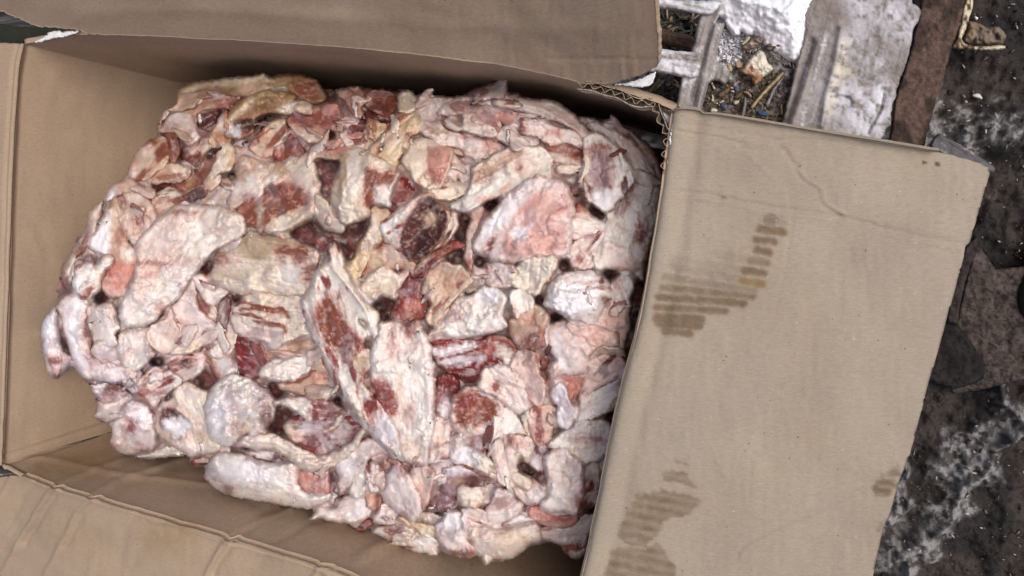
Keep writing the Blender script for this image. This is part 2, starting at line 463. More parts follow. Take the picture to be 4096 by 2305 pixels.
# right flap, folded out
st_I = [((920, 365), (1125, 390), .28, 1, 26), ((915, 450), (1105, 470), 1.0, 0, 36), ((880, 535), (1030, 555), .95, 0, 30), ((885, 620), (990, 640), .9, 0, 32),
        ((830, 705), (975, 730), .6, 0, 34), ((560, 660), (830, 705), .18, 1, 34), ((785, 795), (945, 815), .85, 0, 32), ((200, 700), (780, 790), .2, 1, 34),
        ((760, 880), (930, 900), .9, 2, 32), ((190, 760), (750, 865), .36, 1, 34), ((130, 845), (860, 965), .5, 1, 34), ((100, 930), (850, 1010), .7, 0, 32), ((75, 1015), (780, 1065), .8, 0, 33),
        ((55, 1095), (620, 1130), .8, 0, 32), ((60, 1180), (420, 1195), .85, 0, 40), ((75, 1225), (400, 1250), .85, 0, 40), ((120, 1290), (330, 1315), .8, 0, 34)]
st_J = [(px('J', '640,690 740,680 820,660 900,680 1000,690 1130,735 1060,800 1020,850 880,870 830,900 835,940 810,975 760,1020 700,1085 560,1050 500,1010 505,960 540,880 560,820 600,770'), .72),
        (px('J', '450,1090 560,1085 700,1105 780,1050 830,1100 880,1170 920,1230 930,1400 380,1400 400,1260 430,1180'), .72),
        (px('J', '815,530 900,512 1010,530 1040,600 1075,645 960,612 830,595'), .62), (px('J', '920,448 960,455 1030,480 1020,488 940,465'), .4),
        (px('J', '2440,545 2500,520 2570,480 2575,560 2440,575'), .65), (px('J', '2400,600 2480,585 2545,600 2560,640 2500,690 2480,712 2390,705 2375,660'), .85), (px('J', '2395,960 2440,900 2450,930 2420,965'), .5)]
def right_stain(u, v, c):
    k = np.zeros(u.shape); hue = np.zeros(u.shape)
    rg = fbm(u / 16, v / 16, 44, 3)
    for a, b, w, h, r in st_I:
        q = px('I', [a, b]); d = pdist(u, v, q) + (rg - .5) * 12
        m = sstep(r * .483 + 11, r * .483 - 11, d) * min(1, w * 1.15) * (.85 + .35 * fbm(u / 26, v / 14, 47, 3))
        hue = np.where(m > k, h, hue); k = np.maximum(k, m)
    for q, w in st_J:
        d = sdf(u, v, q) + (rg - .5) * 22
        k = np.maximum(k, sstep(-8, 8, d) * w * (.75 + .5 * fbm(u / 40, v / 12, 5, 3)) * (.82 + .18 * np.cos((v - .2 * u) / 42 * 6.283)) * 1.15)
    k = k * (.72 + .56 * fbm(u / 22, v / 22, 45, 3))
    br = np.where((hue == 1)[..., None], np.array([.47, .5, .52]), np.where((hue == 2)[..., None], np.array([.3, .43, .62]), np.array([.5, .57, .64])))
    c = c * (1 - np.clip(k, 0, 1)[..., None] * br)
    for (x, y, r, w) in ((3697, 650, 9, .75), (3751, 658, 10, .7), (3080, 878, 30, .3), (2895, 790, 8, .4)):
        d = np.hypot(u - x, (v - y) * 1.1) + (rg - .5) * 8
        c = c * (1 - (w * sstep(r + 2, r - 3, d))[..., None])
    return c
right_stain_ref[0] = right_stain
RTB = px('d', '1697,276 1692,284 1672,420 1646,600 1606,810 1568,960 1528,1140 1488,1340 1462,1450 1436,1560 1400,1720')
RTP = px('d', '1600,200 1706,272 1735,277 1900,305 2088,326 2250,356 2400,391 2470,412 2488,422 2490,436 2478,478 2440,608 2428,622 2424,650 2330,990 2290,1140 2262,1210 2240,1290 2222,1330 2196,1450 2150,1640 1200,1900 1200,1500 1500,900')
sl = math.tan(math.radians(15))
def rprof(t):
    z = .0022 * np.exp(-((t - .006) / .006) ** 2) - .0018 * np.exp(-((t - .017) / .005) ** 2) - .003 * np.exp(-(t / .0022) ** 2) - sl * np.maximum(t - .012, 0) * .96 - .05 * np.maximum(t - .1, 0) ** 2
    return t - .0015, z
H_ = lambda s: px('H', s)
J_ = lambda s: px('J', s)
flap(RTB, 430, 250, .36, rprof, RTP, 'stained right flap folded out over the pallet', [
    (H_('340,850 560,880 780,930'), 7, -0.0015), (H_('390,800 700,850 1000,905 1200,895 1500,930 1760,970'), 12, -0.0011), (H_('1000,890 1200,880 1500,915'), 9, 0.0008),
    (H_('330,1235 560,1262 800,1310 1000,1345 1300,1385 1600,1450'), 11, -0.0017), (H_('330,1262 560,1290 800,1335 1000,1372 1300,1412'), 10, 0.0009), (px('K', '0,540 120,560 300,600 490,630'), 12, -0.0017), (px('K', '0,565 120,585 300,622 470,650'), 10, 0.0008),
    (H_('740,950 900,975 1010,955 1070,1040 1110,1075'), 9, -0.0013), (H_('1110,1090 1170,1160 1260,1215 1285,1300 1420,1385'), 9, 0.0013), (H_('1090,1085 1150,1165 1240,1225 1265,1310 1400,1400'), 8, -0.0011), (H_('760,970 900,1100 960,1160'), 8, 0.0006),
    (H_('1150,830 1110,1150 1070,1440'), 4, -0.0006), (px('I', '1190,100 1180,380 1030,1200'), 4, -0.0005),
    (J_('1390,1140 1480,1040 1620,970 1750,905 2000,800 2240,690 2370,640'), 9, -0.0013), (J_('1400,1160 1490,1062 1760,925 2010,820 2250,708'), 8, 0.0009), (J_('1480,470 1460,760'), 4, -0.0006), (J_('1880,690 2300,640'), 12, 0.0006), (J_('1500,850 1640,880'), 14, 0.0006),
    (J_('1850,930 2400,960'), 20, -0.0006), (J_('1390,1140 1370,1297'), 5, -0.0007), (J_('1190,330 1260,520 1300,560'), 8, 0.0006)], stains=right_stain, und=.006, jag=.8, jseed=4)

# lower flap
a15 = math.radians(22)
LOB = px('d', '1400,1720 1200,1600 1000,1502 838,1432 700,1388 572,1351 370,1292 227,1250 133,1222 60,1192 8,1162 -100,1120 -300,1040')
LOP = px('d', '1440,1700 1400,1712 1200,1592 1000,1494 838,1424 700,1380 572,1343 370,1284 227,1242 133,1216 100,1208 62,1197 45,1196 20,1198 0,1200 -30,1198 -300,1150 -400,1900 1440,1950')
flap(LOB, 420, 170, .25, lambda t: (t * math.cos(a15), -t * math.sin(a15) + .0015 * np.exp(-(t / .006) ** 2)), LOP, 'lower flap with parallel diagonal fold lines', [
    (E_('395,815 340,880 290,960 150,1190 20,1420'), 12, 0.0049), (E_('420,830 370,900 310,990 180,1200'), 15, -0.0034), (E_('655,890 560,980 440,1220 330,1440'), 12, 0.0042), (E_('690,900 600,990 470,1230'), 15, -0.0027), (E_('960,1010 880,1200 850,1440'), 22, -0.0017),
    (E_('1650,1180 1590,1260 1490,1440'), 12, 0.0042), (E_('1690,1190 1620,1280 1530,1440'), 14, -0.0027), (E_('1080,1150 920,1400'), 22, -0.0019), (E_('100,720 20,860 -40,960'), 10, 0.0038), (E_('230,780 100,1000 0,1180'), 18, -0.0027), (E_('130,1070 20,1260'), 12, -0.0019),
    (E_('1080,1050 1280,1080 1440,1140 1660,1190'), 8, 0.0017), (E_('2250,1340 2330,1400 2400,1460'), 14, 0.0038), (px('F', '260,1330 340,1390 420,1420'), 10, -0.0038), (px('F', '330,1340 300,1430 280,1450'), 10, 0.0029), (px('F', '380,1330 430,1400'), 8, 0.0029),
    (E_('500,1000 380,1300'), 34, -0.0019), (E_('1900,1330 1800,1450'), 26, -0.0019), (E_('700,1290 640,1440'), 20, 0.0015)], stains=low_stain, und=.004)
# left flap
LFB = px('d', '0,1300 8,1162 14,1000 25,700 36,400 48,200 62,112 70,40')
LFP = px('d', '80,1158 -10,1172 -300,1200 -500,600 -300,100 0,108 40,110 90,111')
flap(LFB, 200, 50, .09, lambda t: (t, .002 * np.exp(-((t - .004) / .004) ** 2) - .0015 * np.exp(-((t - .011) / .003) ** 2) - t * .12), LFP, 'left flap bent outward at the short side', [(E_('15,300 40,430 20,560 -10,600'), 7, .0014)], und=.003)

# torn corner: bare corrugated core and white outer liner
def ribbon(pts, zc, depth, w_of, name, colr, mat, label=None, wob=0):
    """upright wavy strip of board core: centre line pts (photo px) at height zc"""
    L = line(pts, len(pts) * 60); B = at(L[:, 0], L[:, 1], np.full(len(L), zc))
    T = np.gradient(B, axis=0); T /= np.linalg.norm(T, axis=1, keepdims=True); S = np.stack([-T[:, 1], T[:, 0], 0 * T[:, 0]], -1)
    acc = np.concatenate([[0], np.cumsum(np.linalg.norm(np.diff(B, axis=0), axis=1))])
    rr = fbm(acc / .006, acc * 0, 3, 3)
    off = w_of * np.sin(acc / .0075 * 2 * math.pi + rr * 2.5) + (rr - .5) * .001
    zz = (fbm(acc / .003, acc * 0 + 4, 9, 3) - .5) * .004
    P = np.stack([B + S * off[:, None] + np.array([0, 0, 1.]) * zz[:, None], B + S * off[:, None] - np.array([0, 0, depth])], 1)
    V, Fq, _ = grid_solid(P, np.ones((len(P) - 1, 1), bool), S[:, None] + 0 * P, .0005)
    return addpart(name, V, Fq, np.ones((len(V), 3)) * np.array(colr) * (.8 + .4 * np.random.RandomState(1).rand(len(V), 1)), mat, label=label)
def liner(pts, zc, depth, off, name, colr, mat, rag=.003):
    L = line(pts, len(pts) * 40); B = at(L[:, 0], L[:, 1], np.full(len(L), zc))
    T = np.gradient(B, axis=0); T /= np.linalg.norm(T, axis=1, keepdims=True); S = np.stack([-T[:, 1], T[:, 0], 0 * T[:, 0]], -1)
    acc = np.concatenate([[0], np.cumsum(np.linalg.norm(np.diff(B, axis=0), axis=1))])
    zz = (fbm(acc / .004, acc * 0 + 4, 19, 4) - .5) * 2 * rag
    lat = off + (fbm(acc / .01, acc * 0 + 2, 29, 3) - .5) * .001
    P = np.stack([B + S * lat[:, None] + np.array([0, 0, 1.]) * zz[:, None], B + S * lat[:, None] - np.array([0, 0, depth])], 1)
    V, Fq, _ = grid_solid(P, np.ones((len(P) - 1, 1), bool), S[:, None] + 0 * P, .0006)
    return addpart(name, V, Fq, np.ones((len(V), 3)) * np.array(colr), mat)
CORE = (.42, .34, .25)
TE1 = px('L', '320,345 480,358 600,392 720,425 830,460 960,528 1060,548 1190,545')
ribbon(TE1, RIM + .002, .012, .0013, 'corrugated_core', CORE, MAT_CARD)
liner(TE1, RIM + .002, .012, .0026, 'inner_liner', (.42, .33, .24), MAT_CARD); liner(TE1, RIM + .001, .012, -.0026, 'outer_liner', (.45, .38, .3), MAT_CARD)
TE2 = px('L', '1195,560 1225,640 1265,740 1310,850 1360,930 1345,1010 1330,1130 1320,1250 1310,1380')
ribbon(TE2, RIM + .001, .012, .0014, 'corrugated_core', CORE, MAT_CARD)
liner(TE2, RIM, .012, .0032, 'inner_liner', (.42, .33, .24), MAT_CARD)
TE3 = px('L', '1500,620 1480,700 1462,800 1440,880 1410,980 1400,1060')
ribbon(TE3, RIM + .0015, .01, .0016, 'corrugated_core', CORE, MAT_CARD)
PAPER = (.74, .74, .76)
def paper(poly, z, seed, parent=carton, th=.0006, tilt=(0, 0), curl=0):
    c = poly.mean(0)
    lump('torn_paper', None, None, poly, lambda u, v: z + tilt[0] * (u - c[0]) + tilt[1] * (v - c[1]), th, 6, PAPER, MAT_PAPER, parent, rag=2.2, rag_s=9, seed=seed, step=3.0, amp=.0012, asc=40, var=.05)
paper(px('L', '1205,525 1228,545 1262,600 1290,640 1380,700 1452,722 1436,790 1410,850 1385,900 1352,850 1320,770 1292,690 1250,620'), RIM - .006, 3)
paper(px('L', '1518,612 1500,618 1478,680 1452,740 1436,800 1405,860 1385,930 1380,1010 1385,1120 1402,1110 1420,1040 1402,960 1430,880 1458,800 1478,720 1505,650'), RIM + .001, 4)
paper(px('L', '690,345 860,330 960,300 1060,270 1130,240 1225,200 1222,240 1195,290 1165,350 1060,378 960,372 860,358'), RIM + .004, 5)
paper(px('A', '250,302 330,262 345,240 420,222 445,235 520,226 575,228 520,252 440,272 350,290 280,312'), RIM + .004, 6)
paper(px('A', '165,345 200,350 232,385 195,398 170,380'), RIM - .012, 7)
# ------------------------------------------------------------------ ground
def axis(lo, hi, st, lo2, hi2, st2, far):
    a = list(np.arange(lo2, lo, st2)) + list(np.arange(lo, hi, st)) + list(np.arange(hi, hi2, st2))
    up = [hi2]; s = st2
    while up[-1] < far: s *= 1.4; up.append(up[-1] + s)
    dn = [lo2]; s = st2
    while dn[-1] > -far: s *= 1.4; dn.append(dn[-1] - s)
    return np.array(dn[:0:-1] + a + up)
gx = axis(.08, .60, .0014, -.9, .9, .006, 300); gy = axis(-.40, .40, .0014, -.9, .9, .006, 300)
GX, GY = np.meshgrid(gx, gy, indexing='ij')
def ridge_q(x, y):
    wx = (fbm(x / .07, y / .07, 60, 3) - .5) * .09
    return ridged((x - .3 * y + wx) / .085, (y + .3 * x) / .3 + 5, 63, 2)
def ground_h(x, y):
    near = np.exp(-np.maximum(np.hypot(x - .2, y) - 1.5, 0) / 2)
    big = (fbm(x / .09, y / .13, 61, 4) - .5) * .035
    fine = (fbm(x / .012, y / .012, 65, 5) - .5) * .016 + (ridged(x / .016, y / .016, 66, 3) - .5) * .006
    q = ridge_q(x, y)
    return (big + q ** 3 * .03 + fine + sstep(.6, .9, q) * (fbm(x / .006, y / .006, 67, 3) - .4) * .012) * near - .012
GZ = ground_h(GX, GY)
fr = sstep(.6, .88, ridge_q(GX, GY) + (fbm(GX / .014, GY / .014, 71, 5) - .5) * .62 + (fbm(GX / .12, GY / .12, 72, 2) - .5) * .5)
fr *= .2 + .8 * sstep(.38, .56, fbm(GX / .005, GY / .005, 73, 3))
base = lin(36, 33, 32); br = lin(60, 53, 49); ice = lin(146, 145, 145)
w = sstep(.4, .65, fbm(GX / .05, GY / .05, 74, 4))[..., None]
gc = base * (1 - w) + br * w
gc = gc * (.55 + .9 * fbm(GX / .008, GY / .008, 75, 3))[..., None]
gc = gc * (1 - fr[..., None]) + ice * fr[..., None]
n_, m_ = GX.shape; ii = np.arange(n_ * m_).reshape(n_, m_)
gq = np.stack([ii[:-1, :-1], ii[1:, :-1], ii[1:, 1:], ii[:-1, 1:]], -1).reshape(-1, 4)
tag(link('ground', make_mesh('ground', np.stack([GX, GY, GZ], -1).reshape(-1, 3), gq, gc.reshape(-1, 3), None, MAT_GROUND)), kind='structure')

# loose specks of ice, chips and grit on the mud
def scatter(name, label, n, zf, reg_poly, cols, size, mat, seed, kind='stuff', parent=None, long=1.0):
    rs = np.random.RandomState(seed); V = []; F = []; C = []
    lo = reg_poly.min(0); hi_ = reg_poly.max(0); k = 0
    while k < n:
        p = lo + rs.rand(2) * (hi_ - lo)
        if not inside(np.array([p[0]]), np.array([p[1]]), reg_poly)[0]: continue
        k += 1; z = zf(p[0], p[1]); c = at(p[0], p[1], z)
        s = size[0] + (size[1] - size[0]) * rs.rand() ** 2.2; a = rs.rand() * 6.28
        d = np.array([math.cos(a), math.sin(a), (rs.rand() - .5) * .5]); e = np.array([-math.sin(a), math.cos(a), (rs.rand() - .5) * .5])
        L = s * (1 + rs.rand() * long); Wd = s * (.35 + .4 * rs.rand()); b = len(V)
        for sx, sy in ((-1, -.7), (1, -.9), (.8, .9), (-.9, .8)): V.append(c + d * L * sx * (.7 + .3 * rs.rand()) + e * Wd * sy * (.7 + .3 * rs.rand()))
        V.append(c + np.array([0, 0, Wd * .7])); V.append(c - np.array([0, 0, Wd * .6]))
        for i in range(4): F += [(b + i, b + (i + 1) % 4, b + 4), (b + (i + 1) % 4, b + i, b + 5)]
        cc = np.array(cols[rs.randint(len(cols))]) * (.75 + .5 * rs.rand()); C += [cc] * 6
    o0 = np.mean(V, 0)
    o = link(name, make_mesh(name, np.array(V) - o0, np.array(F), np.array(C), None, mat, smooth=False), parent, o0)
    return tag(o, label, None, None, kind)
def gz_px(u, v, up=.002):
    p = at(u, v, -.005); p = at(u, v, float(ground_h(p[0], p[1]))); return float(ground_h(p[0], p[1])) + up
MUD = px('d', '2350,0 2620,0 2620,1480 2150,1480 2330,950 2440,560 2380,350')
scatter('grit', 'loose grit, ice crumbs and wood specks on the dark mud', 900, lambda u, v: gz_px(u, v), MUD, [(.02, .017, .015), (.05, .04, .03), (.1, .085, .07), (.05, .04, .03), (.03,.025,.02), (.2, .18, .15), (.42, .4, .37)], (.0005, .0022), MAT_WOOD, 5)

# ------------------------------------------------------------------ pallet
PZ = .128
M_ = lambda s: px('M', s)
N_ = lambda s: px('N', s)
pal = empty('pallet', tuple(at(2900, 300, PZ))); tag(pal, 'grey weathered pallet with frosted boards under the carton', 'pallet')
GREY = lin(150, 144, 140); ICE = lin(214, 215, 224)
def frosty(f0, dirn=(1, 0), sc=40, base=None, seed=1):
    def f(u, v, s, c):
        a = u * dirn[0] + v * dirn[1]; b = -u * dirn[1] + v * dirn[0]
        g = fbm(a / (sc * 3), b / (sc * .35), seed, 4); h = fbm(u / 9, v / 9, seed + 3, 3); L = fbm(u / 120, v / 120, seed + 7, 3)
        k = sstep(.4, .64, g * .5 + h * .22 + L * .45 - .09 + f0 - .5)
        dk = sstep(.62, .7, fbm(a / (sc * 4), b / 7, seed + 11, 3))[:, None]
        c = c * (1 - .45 * dk)
        return c * (1 - k[:, None]) + ICE * k[:, None]
    return f
dS = np.array([.985, .17]); dR = np.array([-.26, .965])
lump('slat', None, None, M_('-700,-160 150,-60 300,-20 620,10 800,-10 860,20 820,90 740,150 640,165 500,125 160,88 -700,-20'), PZ + .004, .008, 16, GREY, MAT_PALLET, pal, seed=1, amp=.002, step=5, colf=frosty(.42, dS, 40, seed=1), thb=.02)
lump('slat', None, None, M_('-700,380 190,500 330,520 520,535 620,545 640,580 632,690 600,780 540,815 440,800 170,750 -700,640'), PZ + .004, .008, 16, GREY, MAT_PALLET, pal, seed=2, amp=.002, step=5, colf=frosty(.44, dS, 40, seed=2), thb=.02,
     hfun=lambda u, v, s, pr: -.003 * np.exp(-(pdist(u, v, M_('100,590 620,640')) / 5) ** 2))
lump('rail', None, None, M_('730,-300 860,-300 850,30 800,200 790,240 880,235 870,280 820,450 790,560 795,600 830,660 900,690 940,760 910,840 880,880 830,850 760,832 720,850 700,920 660,1050 630,1150 600,1300 440,2000 330,2900 240,3880 -60,3880 60,2900 180,2000 300,1330 355,1180 430,830 520,560 560,440 610,180 680,60'), PZ, .006, 10, GREY * .92, MAT_PALLET, pal, seed=3, amp=.0015, step=5, colf=frosty(.42, dR, 40, seed=3), thb=.022,
     hfun=lambda u, v, s, pr: .004 * np.exp(-(pdist(u, v, M_('840,60 720,520 620,1000 580,1150')) / 12) ** 2) - .003 * np.exp(-(pdist(u, v, M_('770,60 660,520 540,1000')) / 14) ** 2))
def tray_col(u, v, s, c):
    k = sstep(.45, .7, fbm(u / 40, v / 40, 81, 4)); d = sstep(.5, .6, fbm(u / 11, v / 11, 82, 3))[:, None]
    c = c * (1 - d) + lin(70, 60, 52) * d
    sn = sstep(.0, 1, (330 - v) / 260 + (fbm(u / 25, v / 25, 83, 4) - .5) * 2.2)[:, None]
    return c * (1 - sn) + ICE * sn
lump('sheet', None, None, M_('600,-280 1900,-280 1880,60 1800,440 1560,1300 500,1320 640,1000 760,400'), PZ - .016, .004, 10, lin(118, 108, 100), MAT_PALLET, pal, seed=4, amp=.004, asc=14, step=5, colf=tray_col, thb=.012)
BRD = N_('-330,-300 300,-300 920,-300 915,0 940,40 1000,100 985,200 930,300 900,470 830,700 770,880 735,1010 700,1140 690,1290 640,1330 620,1390 590,1440 500,1500 -360,1400 -300,1210 -150,660 -20,120'.replace('-360,1400', '-480,1400').replace('-300,1210', '-420,1240').replace('-150,660', '-300,700').replace('-20,120', '-200,240'))
def brd_col(u, v, s, c):
    c = frosty(.28, dR, 60, seed=5)(u, v, s, c)
    n0 = sstep(.5, .62, fbm(u / 26, v / 26, 91, 4))[:, None] * .5
    c = c * (1 - n0) + lin(122, 112, 104) * n0
    for q, w, col, a in ((N_('300,-100 330,150 260,400'), 50, ICE, .9), (N_('700,120 800,250'), 60, ICE, .7), (N_('200,1000 350,1100 450,1250'), 75, ICE, .85), (N_('600,930 560,1150'), 30, ICE, .9), (N_('160,220 100,150'), 60, lin(118, 106, 98), .9),
                          (N_('220,460 130,900 90,980 60,1150'), 16, lin(205, 198, 178), .8), (N_('160,730 280,760'), 14, lin(205, 198, 178), .8), (N_('500,640 560,660'), 24, ICE, .7)):
        k = a * np.exp(-(pdist(u, v, q) / (w * 1.3)) ** 2) * sstep(.2, .55, fbm(u / 24, v / 24, 92, 4)); c = c * (1 - k[:, None]) + col * k[:, None]
    return c
lump('deck_board', 'wide grey ridged board crusted with ice', None, BRD, PZ + .004, .006, 12, GREY * .86, MAT_PALLET, pal, rag=2.5, rag_s=24, seed=5, amp=.0012, asc=26, step=5, colf=brd_col, thb=.02,
     hfun=lambda u, v, s, pr: .004 * np.exp(-(pdist(u, v, N_('180,300 120,650 30,950 -20,1300')) / 14) ** 2) - .005 * np.exp(-(pdist(u, v, M_('1780,440 1640,860 1500,1270')) / 16) ** 2) + .004 * np.exp(-(pdist(u, v, M_('1850,440 1720,860 1590,1270')) / 18) ** 2)
     - .004 * np.exp(-(pdist(u, v, N_('620,980 590,1130 450,1380')) / 5) ** 2) - .003 * sstep(3, -3, pdist(u, v, N_('170,1050 230,1060')) - 25))

# snow heap on the pallet
SNOW = H_('590,-160 1290,-160 1380,-60 1300,30 1270,120 1230,200 1200,280 1160,380 1100,420 1050,390 990,330 920,300 880,270 800,220 700,230 660,180 640,130 600,100 570,60')
def snow_h(u, v, s, pr): return .022 * sstep(0, 190, s) + (fbm(u / 60, v / 60, 95, 4) - .5) * .008 * pr + (fbm(u / 9, v / 9, 96, 3) - .5) * .0018
tag(lump('snow', None, None, SNOW, PZ - .006, .010, 30, lin(242, 244, 252), MAT_SNOW, rag=9, rag_s=26, seed=6, step=5, hfun=snow_h, var=.03), 'white snow heaped on the pallet beside the carton', None, None, 'stuff')
# feathery frost crumbs round the snow
FRO = M_('800,260 1000,280 1300,330 1560,350 1830,300 1800,480 1690,680 1560,700 1450,640 1320,520 1060,560 1000,680 880,650 800,540')
scatter('frost', 'loose frost crystals over the debris beside the snow', 1500, lambda u, v: PZ - .012 + .004 * random.Random(int(u * 7 + v)).random(), FRO, [(.72, .72, .78), (.8, .8, .85)], (.0004, .0022), MAT_SNOW, 8)

# debris between the pallet rails
TZ = PZ - .010
def bit(name, label, cat, pts, z, th, col, seed, mat=MAT_WOOD, r=8, group=None, amp=.001, colf=None, step=3.0, rag=1.2, asc=12):
    col = np.asarray(col); col = col * .68 + .32 * col.mean() * np.array([1.0, .96, .9]) * .85
    return lump(name, label, cat, pts, z, th, r, col, mat, None, group, rag=rag, rag_s=12, seed=seed, step=step, amp=amp, asc=asc, var=.2, colf=colf)
def bread_col(u, v, s, c):
    k = sstep(10, -20, (pdist(u, v, M_('1030,735 1120,740 1170,790 1220,820 1190,880')) - 26 + (fbm(u / 14, v / 14, 4, 3) - .5) * 50))[:, None] * .9
    return c * (1 - k) + lin(146, 98, 62) * k
bit('bread_crust', 'pale torn piece of bread with a brown crust lying on the pallet debris', 'bread piece', M_('1215,535 1260,525 1295,560 1320,640 1378,712 1330,760 1270,810 1245,850 1190,885 1165,850 1145,800 1030,740 1080,690 1110,640 1150,590'), TZ + .004, .009, lin(222, 215, 196), 11, MAT_PAPER, 14, amp=.003, colf=bread_col, asc=16)
bit('bark_chunk', 'frost covered brown bark chunk lower edge of the snow, right of the other', 'bark', M_('1290,500 1340,430 1420,390 1500,350 1525,430 1480,480 1400,510 1340,530'), TZ + .006, .008, lin(112, 90, 76), 12, amp=.004, r=14, colf=frosty(.38, (1, 0), 30, seed=20))
bit('bark_chunk', 'frost covered brown bark chunk just above the bread, left of the other', 'bark', M_('1050,480 1110,430 1180,380 1270,370 1280,420 1230,470 1170,510 1080,520'), TZ + .006, .008, lin(136, 110, 94), 13, amp=.004, r=14, colf=frosty(.42, (1, 0), 30, seed=21))
bit('wood_splinter', 'short pale greenish splinter above the bark at the snow edge', 'wood splinter', M_('1050,465 1075,425 1125,385 1148,372 1145,395 1105,440 1060,470'), TZ + .014, .003, lin(206, 204, 150), 14)
bit('wood_splinter', 'long straw coloured splinter slanting right of the bread', 'wood splinter', M_('1480,742 1490,760 1470,800 1400,870 1290,980 1190,1100 1160,1125 1145,1108 1200,1030 1290,920 1400,810'), TZ + .004, .004, lin(186, 160, 108), 15)
bit('plastic_strip', 'translucent grey strip beside the long straw coloured splinter', 'plastic strip', M_('1480,790 1500,800 1440,880 1390,960 1350,1060 1330,1092 1295,1085 1330,1010 1390,890'), TZ + .002, .003, lin(140, 140, 148), 16)
bit('wood_splinter', 'grey upright splinter just above the carton flap edge', 'wood splinter', M_('1080,1010 1105,1015 1100,1090 1080,1200 1065,1215 1042,1205 1060,1120'), TZ + .003, .003, lin(120, 116, 116), 17)
bit('plastic_shard', 'blue oval shard with pale rim nearest the carton flap', 'plastic shard', M_('1212,1150 1240,1142 1310,1165 1330,1190 1310,1208 1260,1202 1222,1180'), TZ + .002, .003, lin(44, 84, 122), 18, MAT_PAPER)
bit('plastic_shard', 'small blue shard beside the brown wood chip', 'plastic shard', M_('975,900 1000,895 1012,930 1000,958 980,950'), TZ + .003, .003, lin(46, 82, 134), 19, MAT_PAPER)
bit('plastic_shard', 'narrow blue shard under the pale forked bone splinter', 'plastic shard', M_('830,1075 850,1075 890,1120 888,1145 865,1138'), TZ + .002, .002, lin(44, 76, 124), 20, MAT_PAPER)
bit('plastic_shard', 'tiny blue shard by the flap edge near the square pale crumb', 'plastic shard', M_('860,1170 890,1165 910,1185 880,1190'), TZ + .002, .002, lin(50, 86, 120), 21, MAT_PAPER)
bit('plastic_shard', 'blue grey flake in the hollow of the rail cut-out', 'plastic shard', M_('810,895 850,890 875,910 840,920'), TZ + .001, .002, lin(60, 90, 130), 22, MAT_PAPER)
bit('bone_bit', 'knobbed ivory bone bit in the rail cut-out', 'bone bit', M_('725,855 755,845 760,875 785,915 778,930 760,925 740,885'), TZ + .002, .004, lin(214, 206, 170), 23)
bit('bone_bit', 'hourglass shaped ivory bone bit under the rail cut-out', 'bone bit', M_('742,985 760,985 762,1015 770,1050 735,1050 745,1015'), TZ + .002, .004, lin(222, 212, 176), 24)
bit('bone_bit', 'forked pale bone splinter above the narrow blue shard', 'bone bit', M_('778,1068 820,1055 850,1040 872,1045 865,1062 830,1072 790,1080'), TZ + .003, .003, lin(226, 206, 168), 25)
bit('bone_bit', 'square pale crumb touching the carton flap', 'bone bit', M_('730,1135 750,1120 795,1128 798,1155 770,1168 735,1162'), TZ + .002, .004, lin(222, 214, 190), 26)
bit('bone_bit', 'round beige bone knob with a stalk in the middle of the debris', 'bone bit', M_('960,1050 985,1040 1010,1045 1035,1022 1030,1050 1010,1080 975,1085'), TZ + .002, .005, lin(196, 180, 152), 27)
bit('bone_bit', 'small pale crumb left of the blue shard by the wood chip', 'bone bit', M_('925,897 965,905 960,920 935,915'), TZ + .003, .003, lin(228, 204, 160), 28)
bit('bone_bit', 'small pale crumb under the blue shard by the wood chip', 'bone bit', M_('938,935 975,940 980,958 945,952'), TZ + .003, .003, lin(230, 206, 166), 29)
bit('wood_chip', 'dark brown flat wood chip left of the blue shard', 'wood chip', M_('800,985 850,935 910,905 935,915 925,950 880,990 840,1010'), TZ + .001, .004, lin(112, 86, 62), 30)
bit('wood_chip', 'orange brown split chip pointing at the long splinter', 'wood chip', M_('1062,950 1110,945 1150,985 1172,1025 1165,1032 1120,990'), TZ + .003, .003, lin(166, 130, 104), 31)
bit('wood_chip', 'brown half-buried chip behind the beige bone knob', 'wood chip', M_('975,1000 1040,950 1075,960 1040,1010 1000,1030'), TZ, .003, lin(104, 82, 60), 32)
bit('wood_chip', 'pale upright chip left of the bread', 'wood chip', M_('905,672 945,668 955,735 925,742 912,715'), TZ + .003, .003, lin(196, 170, 126), 33)
bit('wood_chip', 'pale ragged chip touching the left corner of the bread', 'wood chip', M_('985,640 1045,640 1062,700 1020,715 990,690'), TZ + .002, .003, lin(182, 152, 116), 34)
bit('wood_chip', 'thin straw chip in the upper rail opening beside the tray', 'wood chip', M_('810,640 870,625 880,635 820,650'), TZ + .002, .002, lin(190, 170, 120), 35)
bit('wood_chip', 'small yellow chip right of the grey splinter near the flap', 'wood chip', M_('1455,1090 1475,1088 1480,1180 1462,1190'), TZ + .002, .002, lin(176, 150, 96), 36)
scatter('debris', 'fine sawdust, crumbs and grit on the pallet sheet', 900, lambda u, v: TZ + .001, M_('660,820 900,850 1100,760 1640,740 1560,1280 620,1200 720,860'), [(.05, .04, .032), (.1, .08, .06), (.1, .08, .06), (.16, .13, .1), (.3, .26, .19)], (.0003, .0018), MAT_WOOD, 9)
